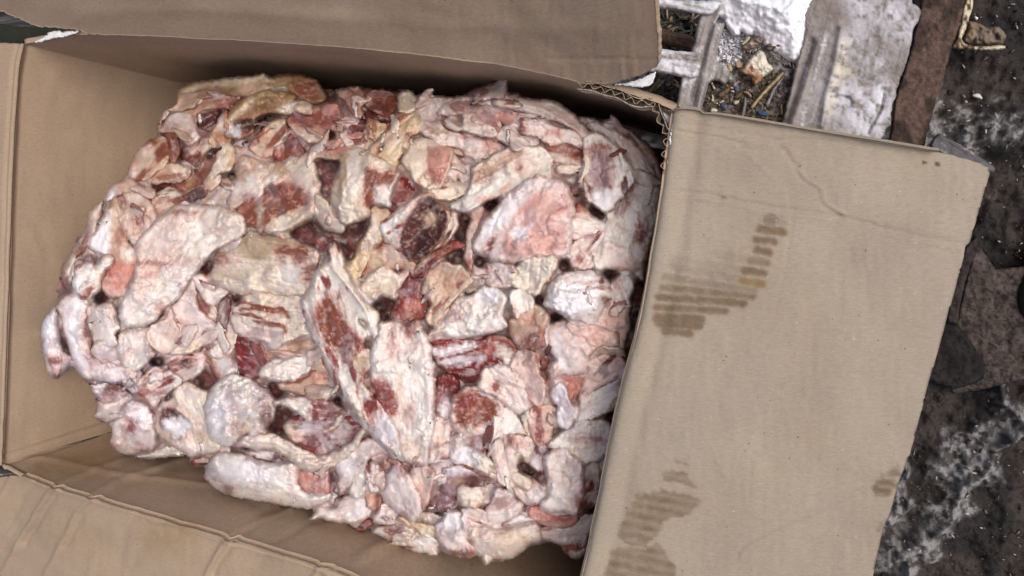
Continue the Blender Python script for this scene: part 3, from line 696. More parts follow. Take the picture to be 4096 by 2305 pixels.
# in the openings, down on the ground
bit('wood_stick', 'brown weathered stick lying in the upper opening of the pallet', 'stick', M_('-200,170 190,285 400,340 560,385 555,480 530,530 440,500 215,455 -200,360'), .03, .012, lin(112, 84, 60), 40, amp=.002, r=16, step=5, colf=lambda u, v, s, c: c * (.7 + .6 * fbm((u + v * .2) / 120, (v - u * .22) / 7, 6, 3))[:, None])
bit('wood_stick', 'grey brown stick lying in the lower opening of the pallet', 'stick', M_('0,960 100,920 190,820 230,830 150,920 60,1030 0,1050 -120,1120 -140,1060'), .03, .012, lin(120, 100, 72), 41, amp=.002, r=16, step=5)
scatter('litter', 'wood crumbs and straw on the ground in the pallet openings', 420, lambda u, v: gz_px(u, v, .004), M_('100,100 620,180 540,540 380,1180 100,1060 100,800'), [(.05, .04, .03), (.12, .1, .07), (.3, .24, .15), (.06, .07, .05)], (.0008, .004), MAT_WOOD, 10, long=3)

# rusty beam beside the pallet, ice tray, plates, ring
def rust_col(u, v, s, c):
    k = sstep(.42, .6, fbm(u / 70, v / 90, 51, 4))[:, None]; g = fbm(u / 8, v / 8, 52, 3)[:, None]
    c = c * (1 - k) + lin(92, 74, 66) * k
    return c * (.62 + .75 * g)
BE = N_('1020,-400 1000,0 980,140 930,340 890,520 820,740 740,1000 700,1290 680,1600 1000,1600 1060,1400 1120,1180 1190,940 1270,680 1320,500 1380,330 1450,60 1480,-60 1560,-400')
lump('steel_beam', 'dark rust brown flat beam lying between pallet and mud', 'steel beam', BE, .075, .008, 9, lin(60, 48, 43), MAT_RUST, seed=7, amp=.0015, asc=30, step=6, colf=rust_col, thb=.03, rag=1.5)
def tray2(u, v, s, c):
    k = sstep(.4, .6, fbm(u / 16, v / 22, 57, 4))[:, None]; c = c * (1 - k) + lin(92, 70, 56) * k
    return c
ice_t = lump('angle_frame', 'rusty cream edged metal corner with ice beside the beam', 'metal frame', N_('1480,-300 1570,-300 1540,60 1510,170 1460,330 1430,420 1500,470 1700,480 1840,470 1900,500 1760,525 1500,515 1330,500 1340,460 1400,280 1440,90'), .05, .006, 8, lin(206, 196, 170), MAT_RUST, seed=8, amp=.001, step=5, colf=tray2)
lump('ice_lump', 'amber tinged ice frozen inside the rusty metal corner', 'ice', N_('1500,230 1600,240 1700,290 1800,280 1880,350 1860,440 1800,470 1680,475 1500,460 1440,410 1470,320'), .035, .012, 22, lin(120, 108, 96), MAT_PALLET, seed=9, amp=.008, asc=24, step=5, colf=lambda u, v, s, c: c * (.4 + 1.1 * fbm(u / 24, v / 24, 3, 4))[:, None] * np.where((fbm(u / 30, v / 30, 5, 3) > .56)[:, None], np.array([1, .82, .6]), 1))
lump('plank', 'grey frosted plank end poking out behind the right flap', 'plank', px('K', '310,75 345,48 400,75 480,120 600,196 640,235 600,250 480,210 308,130'), .09, .008, 10, lin(92, 90, 92), MAT_PALLET, seed=10, amp=.001, step=5, colf=frosty(.3, (.87, .5), 40, seed=33), rag=1)
plc = lambda u, v, s, c: c * (.35 + 1.3 * fbm(u / 30, v / 30, 53, 4))[:, None] * np.where((fbm(u / 12, v / 12, 54, 2) < .36)[:, None], .45, 1)
lump('steel_plate', 'large brown dirty steel plate under the black ring', 'steel plate', px('K', '560,640 640,760 860,740 900,900 900,1330 800,1342 570,1395 420,1420 300,1330 430,1050 480,830 530,640'), .012, .006, 8, lin(74, 65, 60), MAT_RUST, seed=11, amp=.003, asc=40, step=6, colf=plc, rag=1.0, smooth=False)
lump('steel_plate', 'small dark plate wedged against the larger steel plate', 'steel plate', px('K', '280,1040 440,1045 500,1130 575,1240 580,1335 520,1370 410,1395 240,1330'), .03, .004, 8, lin(36, 33, 32), MAT_RUST, seed=12, amp=.002, asc=40, step=6, colf=plc, rag=1.0, smooth=False)
lump('steel_plate', 'narrow upright flange beside the flap notch', 'steel plate', px('K', '480,640 530,585 550,600 545,650 510,740 480,830 455,950 440,1050 380,1045 400,900'), .035, .006, 8, lin(52, 46, 44), MAT_RUST, seed=13, amp=.002, asc=40, step=6, colf=plc, rag=1.0, smooth=False)
# black rubber ring, half out of frame
def ring(c, R, r, name, label, cat):
    nu, nv = 96, 20; a = np.linspace(0, 2 * math.pi, nu, endpoint=False)[:, None]; b = np.linspace(0, 2 * math.pi, nv, endpoint=False)[None]
    rr = r * (1 + .05 * np.sign(np.sin(b * 4)))
    P = np.stack([(R + rr * np.cos(b)) * np.cos(a), (R + rr * np.cos(b)) * np.sin(a), rr * 1.6 * np.sin(b) + 0 * a], -1)
    i = np.arange(nu * nv).reshape(nu, nv); q = np.stack([i, np.roll(i, -1, 0), np.roll(np.roll(i, -1, 0), -1, 1), np.roll(i, -1, 1)], -1).reshape(-1, 4)
    tag(link(name, make_mesh(name, P.reshape(-1, 3), q, np.ones((nu * nv, 3)) * .008, None, MAT_RUBBER), None, c), label, cat)
ring(tuple(at(4290, 1190, .01)), .036, .011, 'rubber_ring', 'black ribbed rubber ring standing in the hollow at the right edge', 'rubber ring')
for i, (q, z, c, lb) in enumerate((('1545,170 1595,180 1580,215', .03, (.75, .73, .7), 'white chip frozen in the hollow of the metal corner'), ('1540,980 1600,970 1640,1010 1630,1028 1580,1012 1545,1005', .02, (.7, .69, .64), 'largest white flake on the dark mud'), ('1450,1045 1480,1042 1485,1065 1460,1070', .02, (.5, .33, .1), 'tiny amber chip near the largest white flake'))):
    bit('chip', lb, 'chip', N_(q), gz_px(*N_(q).mean(0), .006), .002, c, 50 + i, MAT_PAPER)
# moss-dark bar seen through the torn upper left corner
lump('wooden_bar', 'dark mossy bar seen through the torn upper left corner', 'wooden bar', px('d', '-60,60 60,68 200,70 210,110 60,112 -60,125'), .2, .006, 12, lin(44, 46, 34), MAT_WOOD, seed=15, amp=.002, step=6)
# ------------------------------------------------------------------ frozen meat
TONE = {'W': (229, 224, 219), 'K': (223, 212, 196), 'Y': (222, 207, 176), 'P': (224, 210, 206), 'S': (196, 134, 122), 'T': (194, 164, 142), 'B': (126, 70, 54),
        'R': (116, 42, 42), 'D': (76, 36, 37), 'O': (162, 136, 100), 'V': (150, 124, 132), 'F': (228, 223, 230), 'G': (222, 218, 210), 'N': (66, 36, 34), 'C': (217, 190, 180)}
TONE = {k: lin(*v) for k, v in TONE.items()}
# depth of the pile's surface below the rim, in metres, at photo pixels
_pc = np.array([[460, 220, .098], [620, 190, .096], [800, 195, .095], [1050, 240, .085], [1250, 235, .074], [1450, 270, .075], [1620, 380, .085], [340, 420, .068], [180, 620, .026], [115, 850, .010], [140, 960, .014], [110, 780, .010],
                [240, 1040, .042], [300, 1140, .054], [520, 1210, .066], [800, 1300, .066], [1000, 1380, .066], [1220, 1415, .068], [1400, 1370, .08], [1480, 1200, .075], [1560, 1000, .068], [1620, 700, .066], [1640, 480, .08],
                [500, 400, .074], [700, 350, .068], [900, 400, .052], [1200, 400, .054], [500, 650, .046], [700, 600, .044], [900, 700, .036], [1200, 600, .042], [1400, 500, .052], [1400, 800, .044],
                [400, 850, .04], [650, 900, .04], [950, 950, .034], [1250, 950, .046], [600, 1080, .048], [900, 1150, .046], [1200, 1200, .05], [750, 1200, .054]])
_px = _pc[:, :2] * 1.59006; _py = _pc[:, 2]
def _phi(r): return np.sqrt(r * r + 180.0 ** 2)
_A = _phi(np.linalg.norm(_px[:, None] - _px[None], axis=-1)) + np.eye(len(_px)) * 40
_wt = np.linalg.solve(_A, _py - .055)
def pile(u, v):
    sh = np.shape(u); u = np.ravel(u); v = np.ravel(v)
    r = _phi(np.hypot(u[:, None] - _px[None, :, 0], v[:, None] - _px[None, :, 1]))
    return (RIM - .055 - r @ _wt).reshape(sh)
MEAT_GROUP = 'frozen meat and fat trimmings piled in the carton'
CAT = {'fat_piece': 'fat trimming', 'meat_piece': 'meat scrap', 'rind_strip': 'rind strip', 'bone_piece': 'bone'}
_cnt = [0]; PIECES = []
HS = 6.0                                # raster of the pile's top, so that loose shreds can lie on it
HP = np.zeros((int(PW / HS) + 2, int(PH / HS) + 2), int)
HM = np.full((int(PW / HS) + 2, int(PH / HS) + 2), -1.0); HC = np.zeros(HM.shape + (3,))
def note(u, v, z, c):
    i = np.clip((u / HS).astype(int), 0, HM.shape[0] - 1); j = np.clip((v / HS).astype(int), 0, HM.shape[1] - 1)
    o = np.argsort(z); i, j, z, c = i[o], j[o], z[o], c[o]
    m = z > HM[i, j]; HP[i[m], j[m]] = _cnt[0]; HM[i[m], j[m]] = z[m]; HC[i[m], j[m]] = c[m]
def meat(reg, name, label, lvl, th, r, tone, pts, patches=(), folds=(), frost=.2, tone2=None, tilt=(0, 0), cup=0, amp=2.6, wr=1.0, rag=4.5, grow=None, dome=0, lay=1.0, lv_=True):
    """lvl: how high it lies on the pile (steps of 2.6 mm); th: thickness in mm; r: roundness of its edge, px
    patches: (tone, points | 'x,y,rx,ry', strength); folds: (points, width px, height mm)"""
    _cnt[0] += 1; seed = 100 + _cnt[0] * 3
    poly = px(reg, pts); k = RG[reg][2]; c0 = poly.mean(0); ext = poly.max(0) - poly.min(0)
    q = poly - c0; ev, evec = np.linalg.eigh(q.T @ q); ax = evec[:, 1]; rs = np.random.RandomState(seed)
    ta = rs.rand() * 2 * math.pi; td = np.array([math.cos(ta), math.sin(ta)]); tm = rs.uniform(4, 11) * min(1, max(ext) / 150)
    if max(ext) > 420: tm *= .5
    tl = np.array(tilt) + td * tm; span = .5 * (abs(td[0]) * ext[0] + abs(td[1]) * ext[1]) + 1
    gmax = float(np.clip((12 - lvl) * 2.6, 4, 24)) if grow is None else grow
    def gf(u, v):
        k_ = ((u - c0[0]) * td[0] + (v - c0[1]) * td[1]) / span          # +1 on the raised side, -1 on the buried side
        o_ = sstep(-5, 45, sdf(u, v, OUT)); return (1 + (gmax - 1) * sstep(.5, -.7, k_)) * o_ - 7 * (1 - o_)
    def zf(u, v):
        return pile(u, v) + .0026 * lvl - .008 + (tl[0] * (u - c0[0]) / (ext[0] + 1) + tl[1] * (v - c0[1]) / (ext[1] + 1)) * .001
    r = r * .85; bend = rs.uniform(-6, 7) * min(1, min(ext) / 120); half = .5 * min(ext) + 1
    lipn = seed * 1.7
    FO = [(px(reg, a), w * k, h) for a, w, h in folds]
    def hf(u, v, s, pr):
        a = (u - c0[0]) * ax[0] + (v - c0[1]) * ax[1]; b = -(u - c0[0]) * ax[1] + (v - c0[1]) * ax[0]
        h = (fbm(u / 95, v / 95, seed, 3) - .5) * 2 * amp * 1.5 * pr
        h = h + (fbm(u / 30, v / 30, seed + 1, 3) - .5) * 2 * amp * .3 * pr
        g = ridged(a / 70 + fbm(u / 40, v / 40, seed + 4, 2) * 1.2, b / 20 + fbm(u / 50, v / 50, seed + 5, 2) * 1.5, seed + 2, 3)
        h = h - np.maximum(g - .66, 0) * 6.0 * wr * pr * sstep(.45, .62, fbm(u / 75, v / 75, seed + 44, 2))
        wx = (fbm(u / 38, v / 38, seed + 40, 3) - .5) * 60; wy = (fbm(u / 38, v / 38, seed + 41, 3) - .5) * 60
        l1 = fbm((u + wx) / 85, (v + wy) / 85, seed + 42, 2); l2 = fbm((a + wx) / 90, (b + wy) / 34, seed + 43, 2)
        h = h + (sstep(.47, .52, l1) * 2.4 + sstep(.54, .575, l2) * 1.7 - sstep(.40, .37, l2) * 1.5) * lay * pr * sstep(.42, .6, fbm(u / 110, v / 110, seed + 45, 2))
        h = h - bend * np.clip(np.abs(b) / half, 0, 1.2) ** 2
        h = h + (fbm(u / 9, v / 9, seed + 3, 2) - .5) * .25 * pr
        h = h + 2.6 * np.exp(-(s / 16) ** 2) * (fbm(u / 48, v / 48, seed + 8, 2) - .42) * 2
        cr = ridged((u + wx) / 52, (v + wy) / 52, seed + 46, 2)
        h = h + (cr ** 2 - .35) * 3.0 * wr * pr * sstep(.42, .6, fbm(u / 90, v / 90, seed + 47, 2))
        if cup: h = h + cup * (1 - np.clip(s / (.42 * min(ext)), 0, 1)) ** 2 * pr
        if dome: h = h + dome * np.clip(s / (.45 * min(ext)), 0, 1) ** .8
        for f, w, hh in FO:
            h = h + hh * np.exp(-(pdist(u, v, smooth_poly(f, 4, False) if len(f) > 2 else f) / w) ** 2) * np.maximum(pr, .25)
        return h * .001
    d = pillow(poly, zf, th * .001, r, 4.6, rag, 38, seed, hfun=hf, grow=gmax, gfun=gf, rag2=1.1, thb=.75 * th * .001)
    if d is None: return
    u, v, s = d['u'], d['v'], d['s']
    a = (u - c0[0]) * ax[0] + (v - c0[1]) * ax[1]; b = -(u - c0[0]) * ax[1] + (v - c0[1]) * ax[0]
    n1 = fbm(u / 95, v / 95, seed + 20, 3); n2 = fbm(u / 16, v / 16, seed + 21, 4); n3 = fbm(u / 7, v / 7, seed + 22, 2)
    base = TONE[tone]; t2 = TONE[tone2 or {'W': 'K', 'K': 'P', 'Y': 'T', 'P': 'W', 'S': 'P', 'T': 'K', 'B': 'D', 'R': 'D', 'D': 'R', 'O': 'T', 'V': 'P', 'F': 'P', 'G': 'K', 'N': 'D', 'C': 'P'}[tone]]
    m = sstep(.44, .7, n1 * .85 + n2 * .15)[:, None]
    c = base * (1 - m * .45) + t2 * m * .45
    lean = np.full(len(u), 1.0 if tone in 'RBDN' else 0.0); fr = np.zeros(len(u))
    # thin seams and blood vessels in the fat
    seam = ridged(a / 75 + n1, b / 26 + n2 * 1.2, seed + 23, 3)
    sm = sstep(.8, .9, seam)[:, None] * .42 * (tone not in 'RBDN')
    c = c * (1 - sm) + lin(170, 120, 98) * sm
    bl = sstep(.64, .76, fbm(u / 55, v / 55, seed + 24, 4))[:, None] * (.22 if tone in 'WKPYGFC' else .2)
    c = c * (1 - bl) + lin(170, 80, 76) * bl
    gr = fbm(a / 85 + n1, b / 5.5 + n1 * 3, seed + 50, 3)
    c = c * (1 - .22 * sstep(.5, .75, gr) * sstep(.4, .6, fbm(u / 60, v / 60, seed + 51, 2)))[:, None]
    # freezer-burnt tan staining at the back left of the load, lilac rime at the front left
    bu = np.exp(-((u - 900) / 680) ** 2 - ((v - 520) / 400) ** 2) * sstep(.36, .58, fbm(u / 75, v / 75, 400, 4))
    c = c * (1 - bu[:, None] * np.array([.34, .5, .62]))
    li = (np.exp(-((u - 520) / 560) ** 2 - ((v - 1600) / 480) ** 2) + .7 * np.exp(-((u - 1800) / 520) ** 2 - ((v - 1950) / 260) ** 2)) * sstep(.44, .62, fbm(u / 60, v / 60, 401, 4)) * .6
    c = c * (1 - li[:, None]) + lin(182, 164, 174) * li[:, None]
    # streaks of lean left on the fat
    if tone in 'WKPCTGYS' and rs.rand() < (.5 if len(patches) < 3 else .12) and lv_:
        st_ = fbm((a + (n1 - .5) * 80) / 110, b / 34, seed + 36, 3) + (fbm(a / 24, b / 6, seed + 37, 2) - .5) * .08
        hs = sstep(.56, .65, st_)[:, None] * .5; c = c * (1 - hs) + lin(188, 130, 120) * hs
        sk = sstep(.63, .69, st_); lc = TONE['RBBD'[seed % 4]] * (.65 + .8 * fbm(a / 50, b / 6, seed + 38, 3))[:, None]
        sk = sk * .92; c = c * (1 - sk[:, None]) + lc * sk[:, None]
    for (pt, shp, st) in patches:
        if shp.count(' ') == 0:
            x, y, rx, ry = [float(e) for e in shp.split(',')]; cc = px(reg, [[x, y]])[0]
            dd = (1 - np.hypot((u - cc[0]) / (rx * k), (v - cc[1]) / (ry * k))) * min(rx, ry) * k
        else:
            dd = sdf(u, v, smooth_poly(px(reg, shp), 4))
        dd = dd + ((n2 - .5) * 22 + (fbm(a / 26, b / 7, seed + 34, 2) - .5) * 18) * (.45 if pt == 'N' else 1)
        if pt in 'RBDN':
            hl = sstep(-34, 4, dd) * .6 * st                       # pink halo where the lean runs into the fat
            c = c * (1 - hl[:, None]) + lin(186, 128, 118) * hl[:, None]
        mk = sstep(-11, 4, dd) if pt in 'RBDN' else sstep(-18, 18, dd)
        mk = mk * st
        pc = TONE[pt]
        if pt in 'RBDN':
            fib = fbm(a / 60, b / 6, seed + 25, 3); mar = sstep(.78, .88, ridged(a / 55 + n2, b / 18 + n1, seed + 26, 3))
            pcv = pc * (.6 + .85 * fib)[:, None]
            mv = (mar * (.3 if pt == 'N' else .5))[:, None]; pcv = pcv * (1 - mv) + TONE['C'] * mv
            lean = np.maximum(lean, mk)
        elif pt == 'F':
            pcv = pc; fr = np.maximum(fr, mk * (.5 + .8 * n2))
        else: pcv = pc * (.94 + .12 * n2)[:, None]
        c = c * (1 - mk[:, None]) + pcv * mk[:, None]
    if tone in 'RBDN':
        fib = fbm(a / 60, b / 7, seed + 25, 3); c = c * (.62 + .8 * fib)[:, None]
        mar = sstep(.8, .9, ridged(a / 60 + n2, b / 20 + n1, seed + 26, 3))[:, None] * .5; c = c * (1 - mar) + TONE['C'] * mar
    fr = np.maximum(fr, frost * .9 * sstep(.5, .68, fbm(u / 70, v / 70, seed + 30, 3) * .6 + n2 * .4))
    fw = (fr * .5)[:, None]; c = c * (1 - fw) + TONE['F'] * fw
    c = c * (.96 + .08 * n3)[:, None]
    # lean and sinew showing along stretches of the cut edge
    eg = np.exp(-(s / 12) ** 2) * sstep(.5, .62, fbm(u / 42, v / 42, seed + 33, 3))
    ec = lin(150, 78, 60) if seed % 2 else lin(176, 128, 96)
    c = c * (1 - .6 * eg[:, None]) + ec * .6 * eg[:, None]
    c = np.clip(c, .01, .86)
    note(u, v, d['V'][:len(u), 2], c)
    V = d['V']; o0 = V.mean(0)
    Fq = np.concatenate([d['ft'], d['fb']]); Cf = full(c, d); Ff = full(fr, d); Lf = full(lean, d)
    big = Lf[Fq].mean(1) > .5
    if tone in 'RBDN' or big.sum() < 120 or (~big).sum() < 120:
        o = link(name, make_mesh(name, V - o0, Fq, Cf, Ff, MAT_LEAN if tone in 'RBDN' else MAT_FAT), None, o0)
    else:
        def sub(f):
            us = np.unique(f); re = np.full(len(V), -1); re[us] = np.arange(len(us)); return us, re[f]
        lab = np.arange(len(V)); fb_ = Fq[big]                      # each connected patch of lean is a part of its own
        for _ in range(400):
            mn = lab[fb_].min(1); l2 = lab.copy(); np.minimum.at(l2, fb_.ravel(), np.repeat(mn, 4)); l2 = l2[l2]
            if (l2 == lab).all(): break
            lab = l2
        fl_ = lab[fb_[:, 0]]; ids, ct = np.unique(fl_, return_counts=True); keep = ids[ct >= 60]
        kb = np.isin(fl_, keep); rest = np.concatenate([Fq[~big], fb_[~kb]])
        us, f = sub(rest); o = link(name, make_mesh(name, V[us] - o0, f, Cf[us], Ff[us], MAT_FAT), None, o0)
        for q_ in keep:
            us, f = sub(fb_[fl_ == q_]); link('lean_muscle', make_mesh('lean_muscle', V[us] - o0, f, Cf[us], Ff[us], MAT_LEAN), o, (0, 0, 0))
    tag(o, label, CAT[name], MEAT_GROUP); PIECES.append((o, o0, poly, c0, ext, ax, tone, seed, lvl, len(patches)))
    return o

# the frozen mass underneath
OUT = px('d', '445,225 520,205 640,190 780,190 820,215 1000,222 1100,240 1200,225 1330,245 1440,280 1560,320 1640,380 1690,480 1690,620 1660,760 1640,900 1600,1080 1560,1240 1500,1340 1400,1370 1290,1400 1200,1410 1080,1375 950,1345 800,1290 650,1255 540,1210 500,1150 330,1135 285,1100 240,1010 180,930 150,820 190,720 210,600 290,460 360,370 430,270')
def block_h(u, v, s, pr):
    h = (fbm(u / 45, v / 45, 201, 4) - .5) * .022 + (ridged(u / 70, v / 70, 203, 3) - .5) * .012
    return h * pr
bd = pillow(OUT, lambda u, v: pile(u, v) - .045, .032, 60, 7.0, 6, 40, 200, hfun=block_h, grow=-22, thb=.15)
u, v = bd['u'], bd['v']
k1 = sstep(.4, .62, fbm(u / 38, v / 38, 210, 4))[:, None]; k2 = sstep(.55, .7, fbm(u / 30, v / 30, 211, 4))[:, None]
c = TONE['D'] * (1 - k1) + TONE['R'] * k1; c = c * (1 - k2) + TONE['C'] * .8 * k2; c = c * (.6 + .8 * fbm(u / 9, v / 9, 212, 3))[:, None]
o0 = bd['V'].mean(0)
BLOCK_C = o0; BLOCK = tag(link('meat_block', make_mesh('meat_block', bd['V'] - o0, np.concatenate([bd['ft'], bd['fb']]), full(c, bd), full(np.zeros(len(u)) + .15, bd), MAT_LEAN), None, o0), 'dark red frozen mass of meat under all the loose trimmings', 'meat block')

# ------------------------------------------------------------------ the pieces, read off the photograph
F_, M2, RS, BN = 'fat_piece', 'meat_piece', 'rind_strip', 'bone_piece'
# --- upper left
meat('A', RS, 'long olive tan rind curled along the upper left rim of the pile', 2, 9, 26, 'O', '1265,800 1285,650 1390,592 1590,568 1700,558 1900,526 1975,552 2100,528 2280,556 2325,600 2310,720 2180,690 2050,600 1830,690 1640,685 1480,660 1400,700 1370,800', [('Y', '1290,780 1310,650 1500,590 1900,545 1970,570 1700,620 1420,650 1350,720', .8), ('B', '2130,640 2200,600 2290,620 2290,720 2180,690', .7), ('T', '1850,640,120,50', .6)], [('1350,700 1500,620 1900,570', 26, -2.5)], frost=.1, wr=1.3)
meat('A', F_, 'curled yellowish tan shell with a dark hollow under its lip', 6, 7, 18, 'O', '1640,970 1645,880 1700,800 1800,720 1960,655 2150,690 2130,760 2112,832 2000,820 1900,832 1840,870 1835,960 1760,992 1690,990', [('N', '1690,920 1740,870 1830,870 1830,940 1760,960', .9), ('F', '1700,950,40,30', .8), ('Y', '1640,900 1720,790 1850,710 1800,780 1690,870', .9), ('K', '2080,790,50,40', .9)], [('1650,890 1720,800 1850,720 2000,690', 22, 2.5), ('1720,910 1810,905', 34, -6)], frost=.05)  # shade in the hollow is painted in as a dark patch
meat('A', M2, 'dark red meat under the olive rind at the upper left', 0, 8, 22, 'D', '1400,840 1540,790 1760,700 1680,830 1640,920 1560,960 1430,930', [('K', '1470,770,60,40', .6)], frost=.05)
meat('A', F_, 'tan brown lumpy fat below the olive rind left end', 2, 8, 24, 'T', '1290,760 1400,680 1480,690 1640,690 1750,700 1640,760 1500,800 1400,860 1320,830', [('B', '1440,680,40,50', .8), ('P', '1600,690,110,30', .9), ('B', '1700,740,60,30', .7)], frost=.1)
meat('A', F_, 'pinkish grey triangular slab near the upper left pile edge', 4, 8, 18, 'P', '1150,950 1245,830 1340,820 1440,960 1450,1000 1370,1065 1295,985 1225,955', [('C', '1340,960,50,90', .6)], frost=.35, tone2='V')
meat('A', F_, 'narrow cream and violet fold on the upper left pile edge', 2, 8, 22, 'K', '1120,930 1140,880 1200,790 1265,750 1300,800 1240,840 1180,900 1140,950', [('V', '1180,880 1250,820 1240,860 1160,920', .9)], frost=.3)
meat('A', F_, 'cream lump left of the dark brown muscle strip', 4, 10, 30, 'K', '940,1230 960,1150 1020,1050 1080,1020 1200,1010 1232,1110 1215,1190 1145,1262 1065,1320 980,1310', [('S', '960,1200,30,60', .7), ('C', '1050,1080,60,50', .7)], frost=.25)
meat('A', M2, 'dark brown muscle strip right of the cream lump', 5, 7, 16, 'D', '1195,985 1225,955 1268,960 1305,1060 1300,1140 1250,1180 1222,1090', [('B', '1255,1060,30,70', .6)], frost=.1)
meat('A', F_, 'orange brown curl with cream crest over dark red meat', 4, 7, 16, 'K', '1080,1290 1115,1225 1215,1200 1300,1225 1360,1252 1290,1290 1200,1310 1130,1335', [('B', '1240,1290,100,25', .8)], frost=.05, tone2='T')
meat('A', M2, 'dark red hollow meat below the orange brown curl', 1, 7, 20, 'D', '1060,1320 1200,1290 1360,1250 1480,1240 1470,1420 1350,1480 1180,1470 1080,1400', [('B', '1380,1330,80,60', .7), ('O', '1380,1330,30,60', .7)], frost=.1)
meat('A', F_, 'white pointed triangle of fat left of the red block', 7, 8, 14, 'W', '1795,1065 1890,970 2035,880 2065,905 2045,1000 1985,1070 1965,1140 1885,1140', [('C', '1930,1110,60,30', .6)], [('1850,1040 1960,980', 10, -1)], frost=.2)
meat('A', F_, 'pinkish brown slab with a round dark hole near the top', 6, 8, 16, 'C', '2110,900 2125,825 2290,810 2470,828 2485,900 2515,1000 2425,1060 2240,1035 2150,960', [('R', '2120,820 2470,825 2480,890 2300,920 2130,890', .75), ('K', '2280,1000,100,40', .7), ('N', '2392,978,42,36', 1)], [('2380,978 2404,978', 22, -9)], frost=.05, tone2='T')  # dark spot paints the shade inside the pressed-in hole
meat('A', F_, 'small white chip above the pink slab with the hole', 9, 7, 12, 'W', '2110,790 2180,735 2235,760 2262,800 2240,825 2160,828', frost=.2)
meat('A', M2, 'little square pink block at the back of the pile', 8, 8, 12, 'S', '2335,795 2378,755 2450,758 2468,832 2370,838', [('R', '2440,850,50,20', .6)], frost=.1)
meat('A', F_, 'ear shaped cream piece left of the big white fan', 5, 8, 20, 'K', '1475,1370 1465,1180 1545,1180 1630,1075 1692,1090 1672,1210 1575,1290 1535,1375', [('V', '1580,1300,30,60', .7), ('Y', '1640,1110,30,40', .7)], frost=.1)
meat('A', F_, 'big white fan shaped shell with a blunt right tip', 7, 10, 30, 'W', '1640,1480 1680,1370 1715,1280 1738,1140 1800,1125 1900,1180 2000,1218 2035,1270 2000,1308 1930,1335 1905,1400 1840,1455 1740,1500 1660,1530', [('V', '1650,1430,40,60', .6), ('C', '1880,1370,40,60', .5), ('R', '1800,1430,50,25', .6)], [('1740,1180 1850,1250 1990,1270', 40, 3), ('1720,1330 1850,1350', 18, -1.5)], frost=.3, wr=1.3)
meat('A', M2, 'red brown meat block right of the pointed white triangle', 3, 9, 24, 'R', '1980,1090 2030,1000 2100,930 2170,1000 2215,1110 2150,1210 2050,1250 2010,1180', [('C', '2010,1040,30,60', .6), ('V', '2140,1080,30,50', .5), ('B', '2110,1150,60,50', .8)], frost=.15)
meat('A', RS, 'pink curved strip under the slab with the hole', 5, 7, 16, 'T', '2090,1230 2130,1180 2230,1095 2400,1055 2540,1055 2540,1105 2400,1135 2290,1155 2170,1250', [('S', '2420,1085,90,22', .8)], frost=.05)
meat('A', M2, 'brown lump with cream flecks in the upper left hollow', 2, 8, 20, 'B', '1345,1110 1420,1020 1535,985 1535,1060 1515,1160 1430,1180', [('K', '1500,1080,35,60', .8), ('C', '1390,1080,40,40', .7)], frost=.1)
meat('A', M2, 'small dark brown wedge beside the pale tan column', 3, 7, 16, 'N', '1520,1090 1600,1045 1625,1090 1565,1165 1515,1200', frost=.05)
meat('A', F_, 'pale tan column left of the curled yellowish shell', 4, 7, 18, 'T', '1535,960 1610,820 1655,815 1655,960 1635,1050 1555,1075', [('P', '1600,900,35,60', .7)], frost=.2)
meat('A', M2, 'dark red meat between the shell and the white triangle', 1, 8, 22, 'D', '1630,1010 1760,985 1850,890 2000,870 1960,960 1830,1030 1780,1110 1680,1090', [('V', '1850,930,60,30', .5)], frost=.1)
meat('A', F_, 'pinkish lumpy middle bit below the dark hollow', 4, 8, 20, 'P', '1700,1130 1690,1060 1760,1050 1850,1080 1880,1140 1820,1180 1750,1160', frost=.3, tone2='V')
# --- left
meat('C', F_, 'grey pink frosted nub at the top of the left edge', 5, 9, 24, 'C', '750,160 825,50 950,45 1050,85 1135,110 1120,205 985,135 870,130 775,200', [('F', '800,130,50,60', .7), ('T', '900,80,70,40', .7)], frost=.4, tone2='V')
meat('C', F_, 'pink lump with a red spot near the left edge', 6, 11, 34, 'C', '880,135 1000,110 1090,170 1148,300 1135,350 1015,445 965,490 905,390 865,300 910,240', [('K', '960,170,60,40', .7), ('R', '1010,310,22,42', .9)], frost=.2, tone2='K')
meat('C', F_, 'tan orange pointed flap with frosted left half', 5, 8, 18, 'T', '690,400 780,250 830,128 880,240 925,420 912,500 985,560 995,650 965,800 830,885 725,790 715,700 800,610 640,530', [('F', '640,510 720,330 790,260 790,480 760,600', .8), ('S', '740,800 730,700 830,620 980,640 960,780 840,860', .85), ('R', '870,450,30,60', .4), ('W', '920,575,32,42', 1), ('B', '770,740,40,60', .6)], [('830,140 870,300 910,450', 12, 2)], frost=.2)
meat('C', F_, 'white frosted lump at the left under the tan flap', 7, 9, 28, 'W', '510,790 520,680 540,620 650,600 720,685 745,620 800,585 815,640 745,705 715,835 620,905 540,870', [('V', '620,600,90,50', .55), ('F', '560,800,60,60', .7)], frost=.6)
meat('C', F_, 'cream and red layered left edge of the pile', 2, 10, 26, 'K', '460,760 470,640 540,540 640,350 650,260 710,200 765,180 730,330 660,520 560,640 520,800', [('B', '560,560 640,420 640,500 580,600', .8), ('V', '630,430,25,70', .6)], frost=.3)
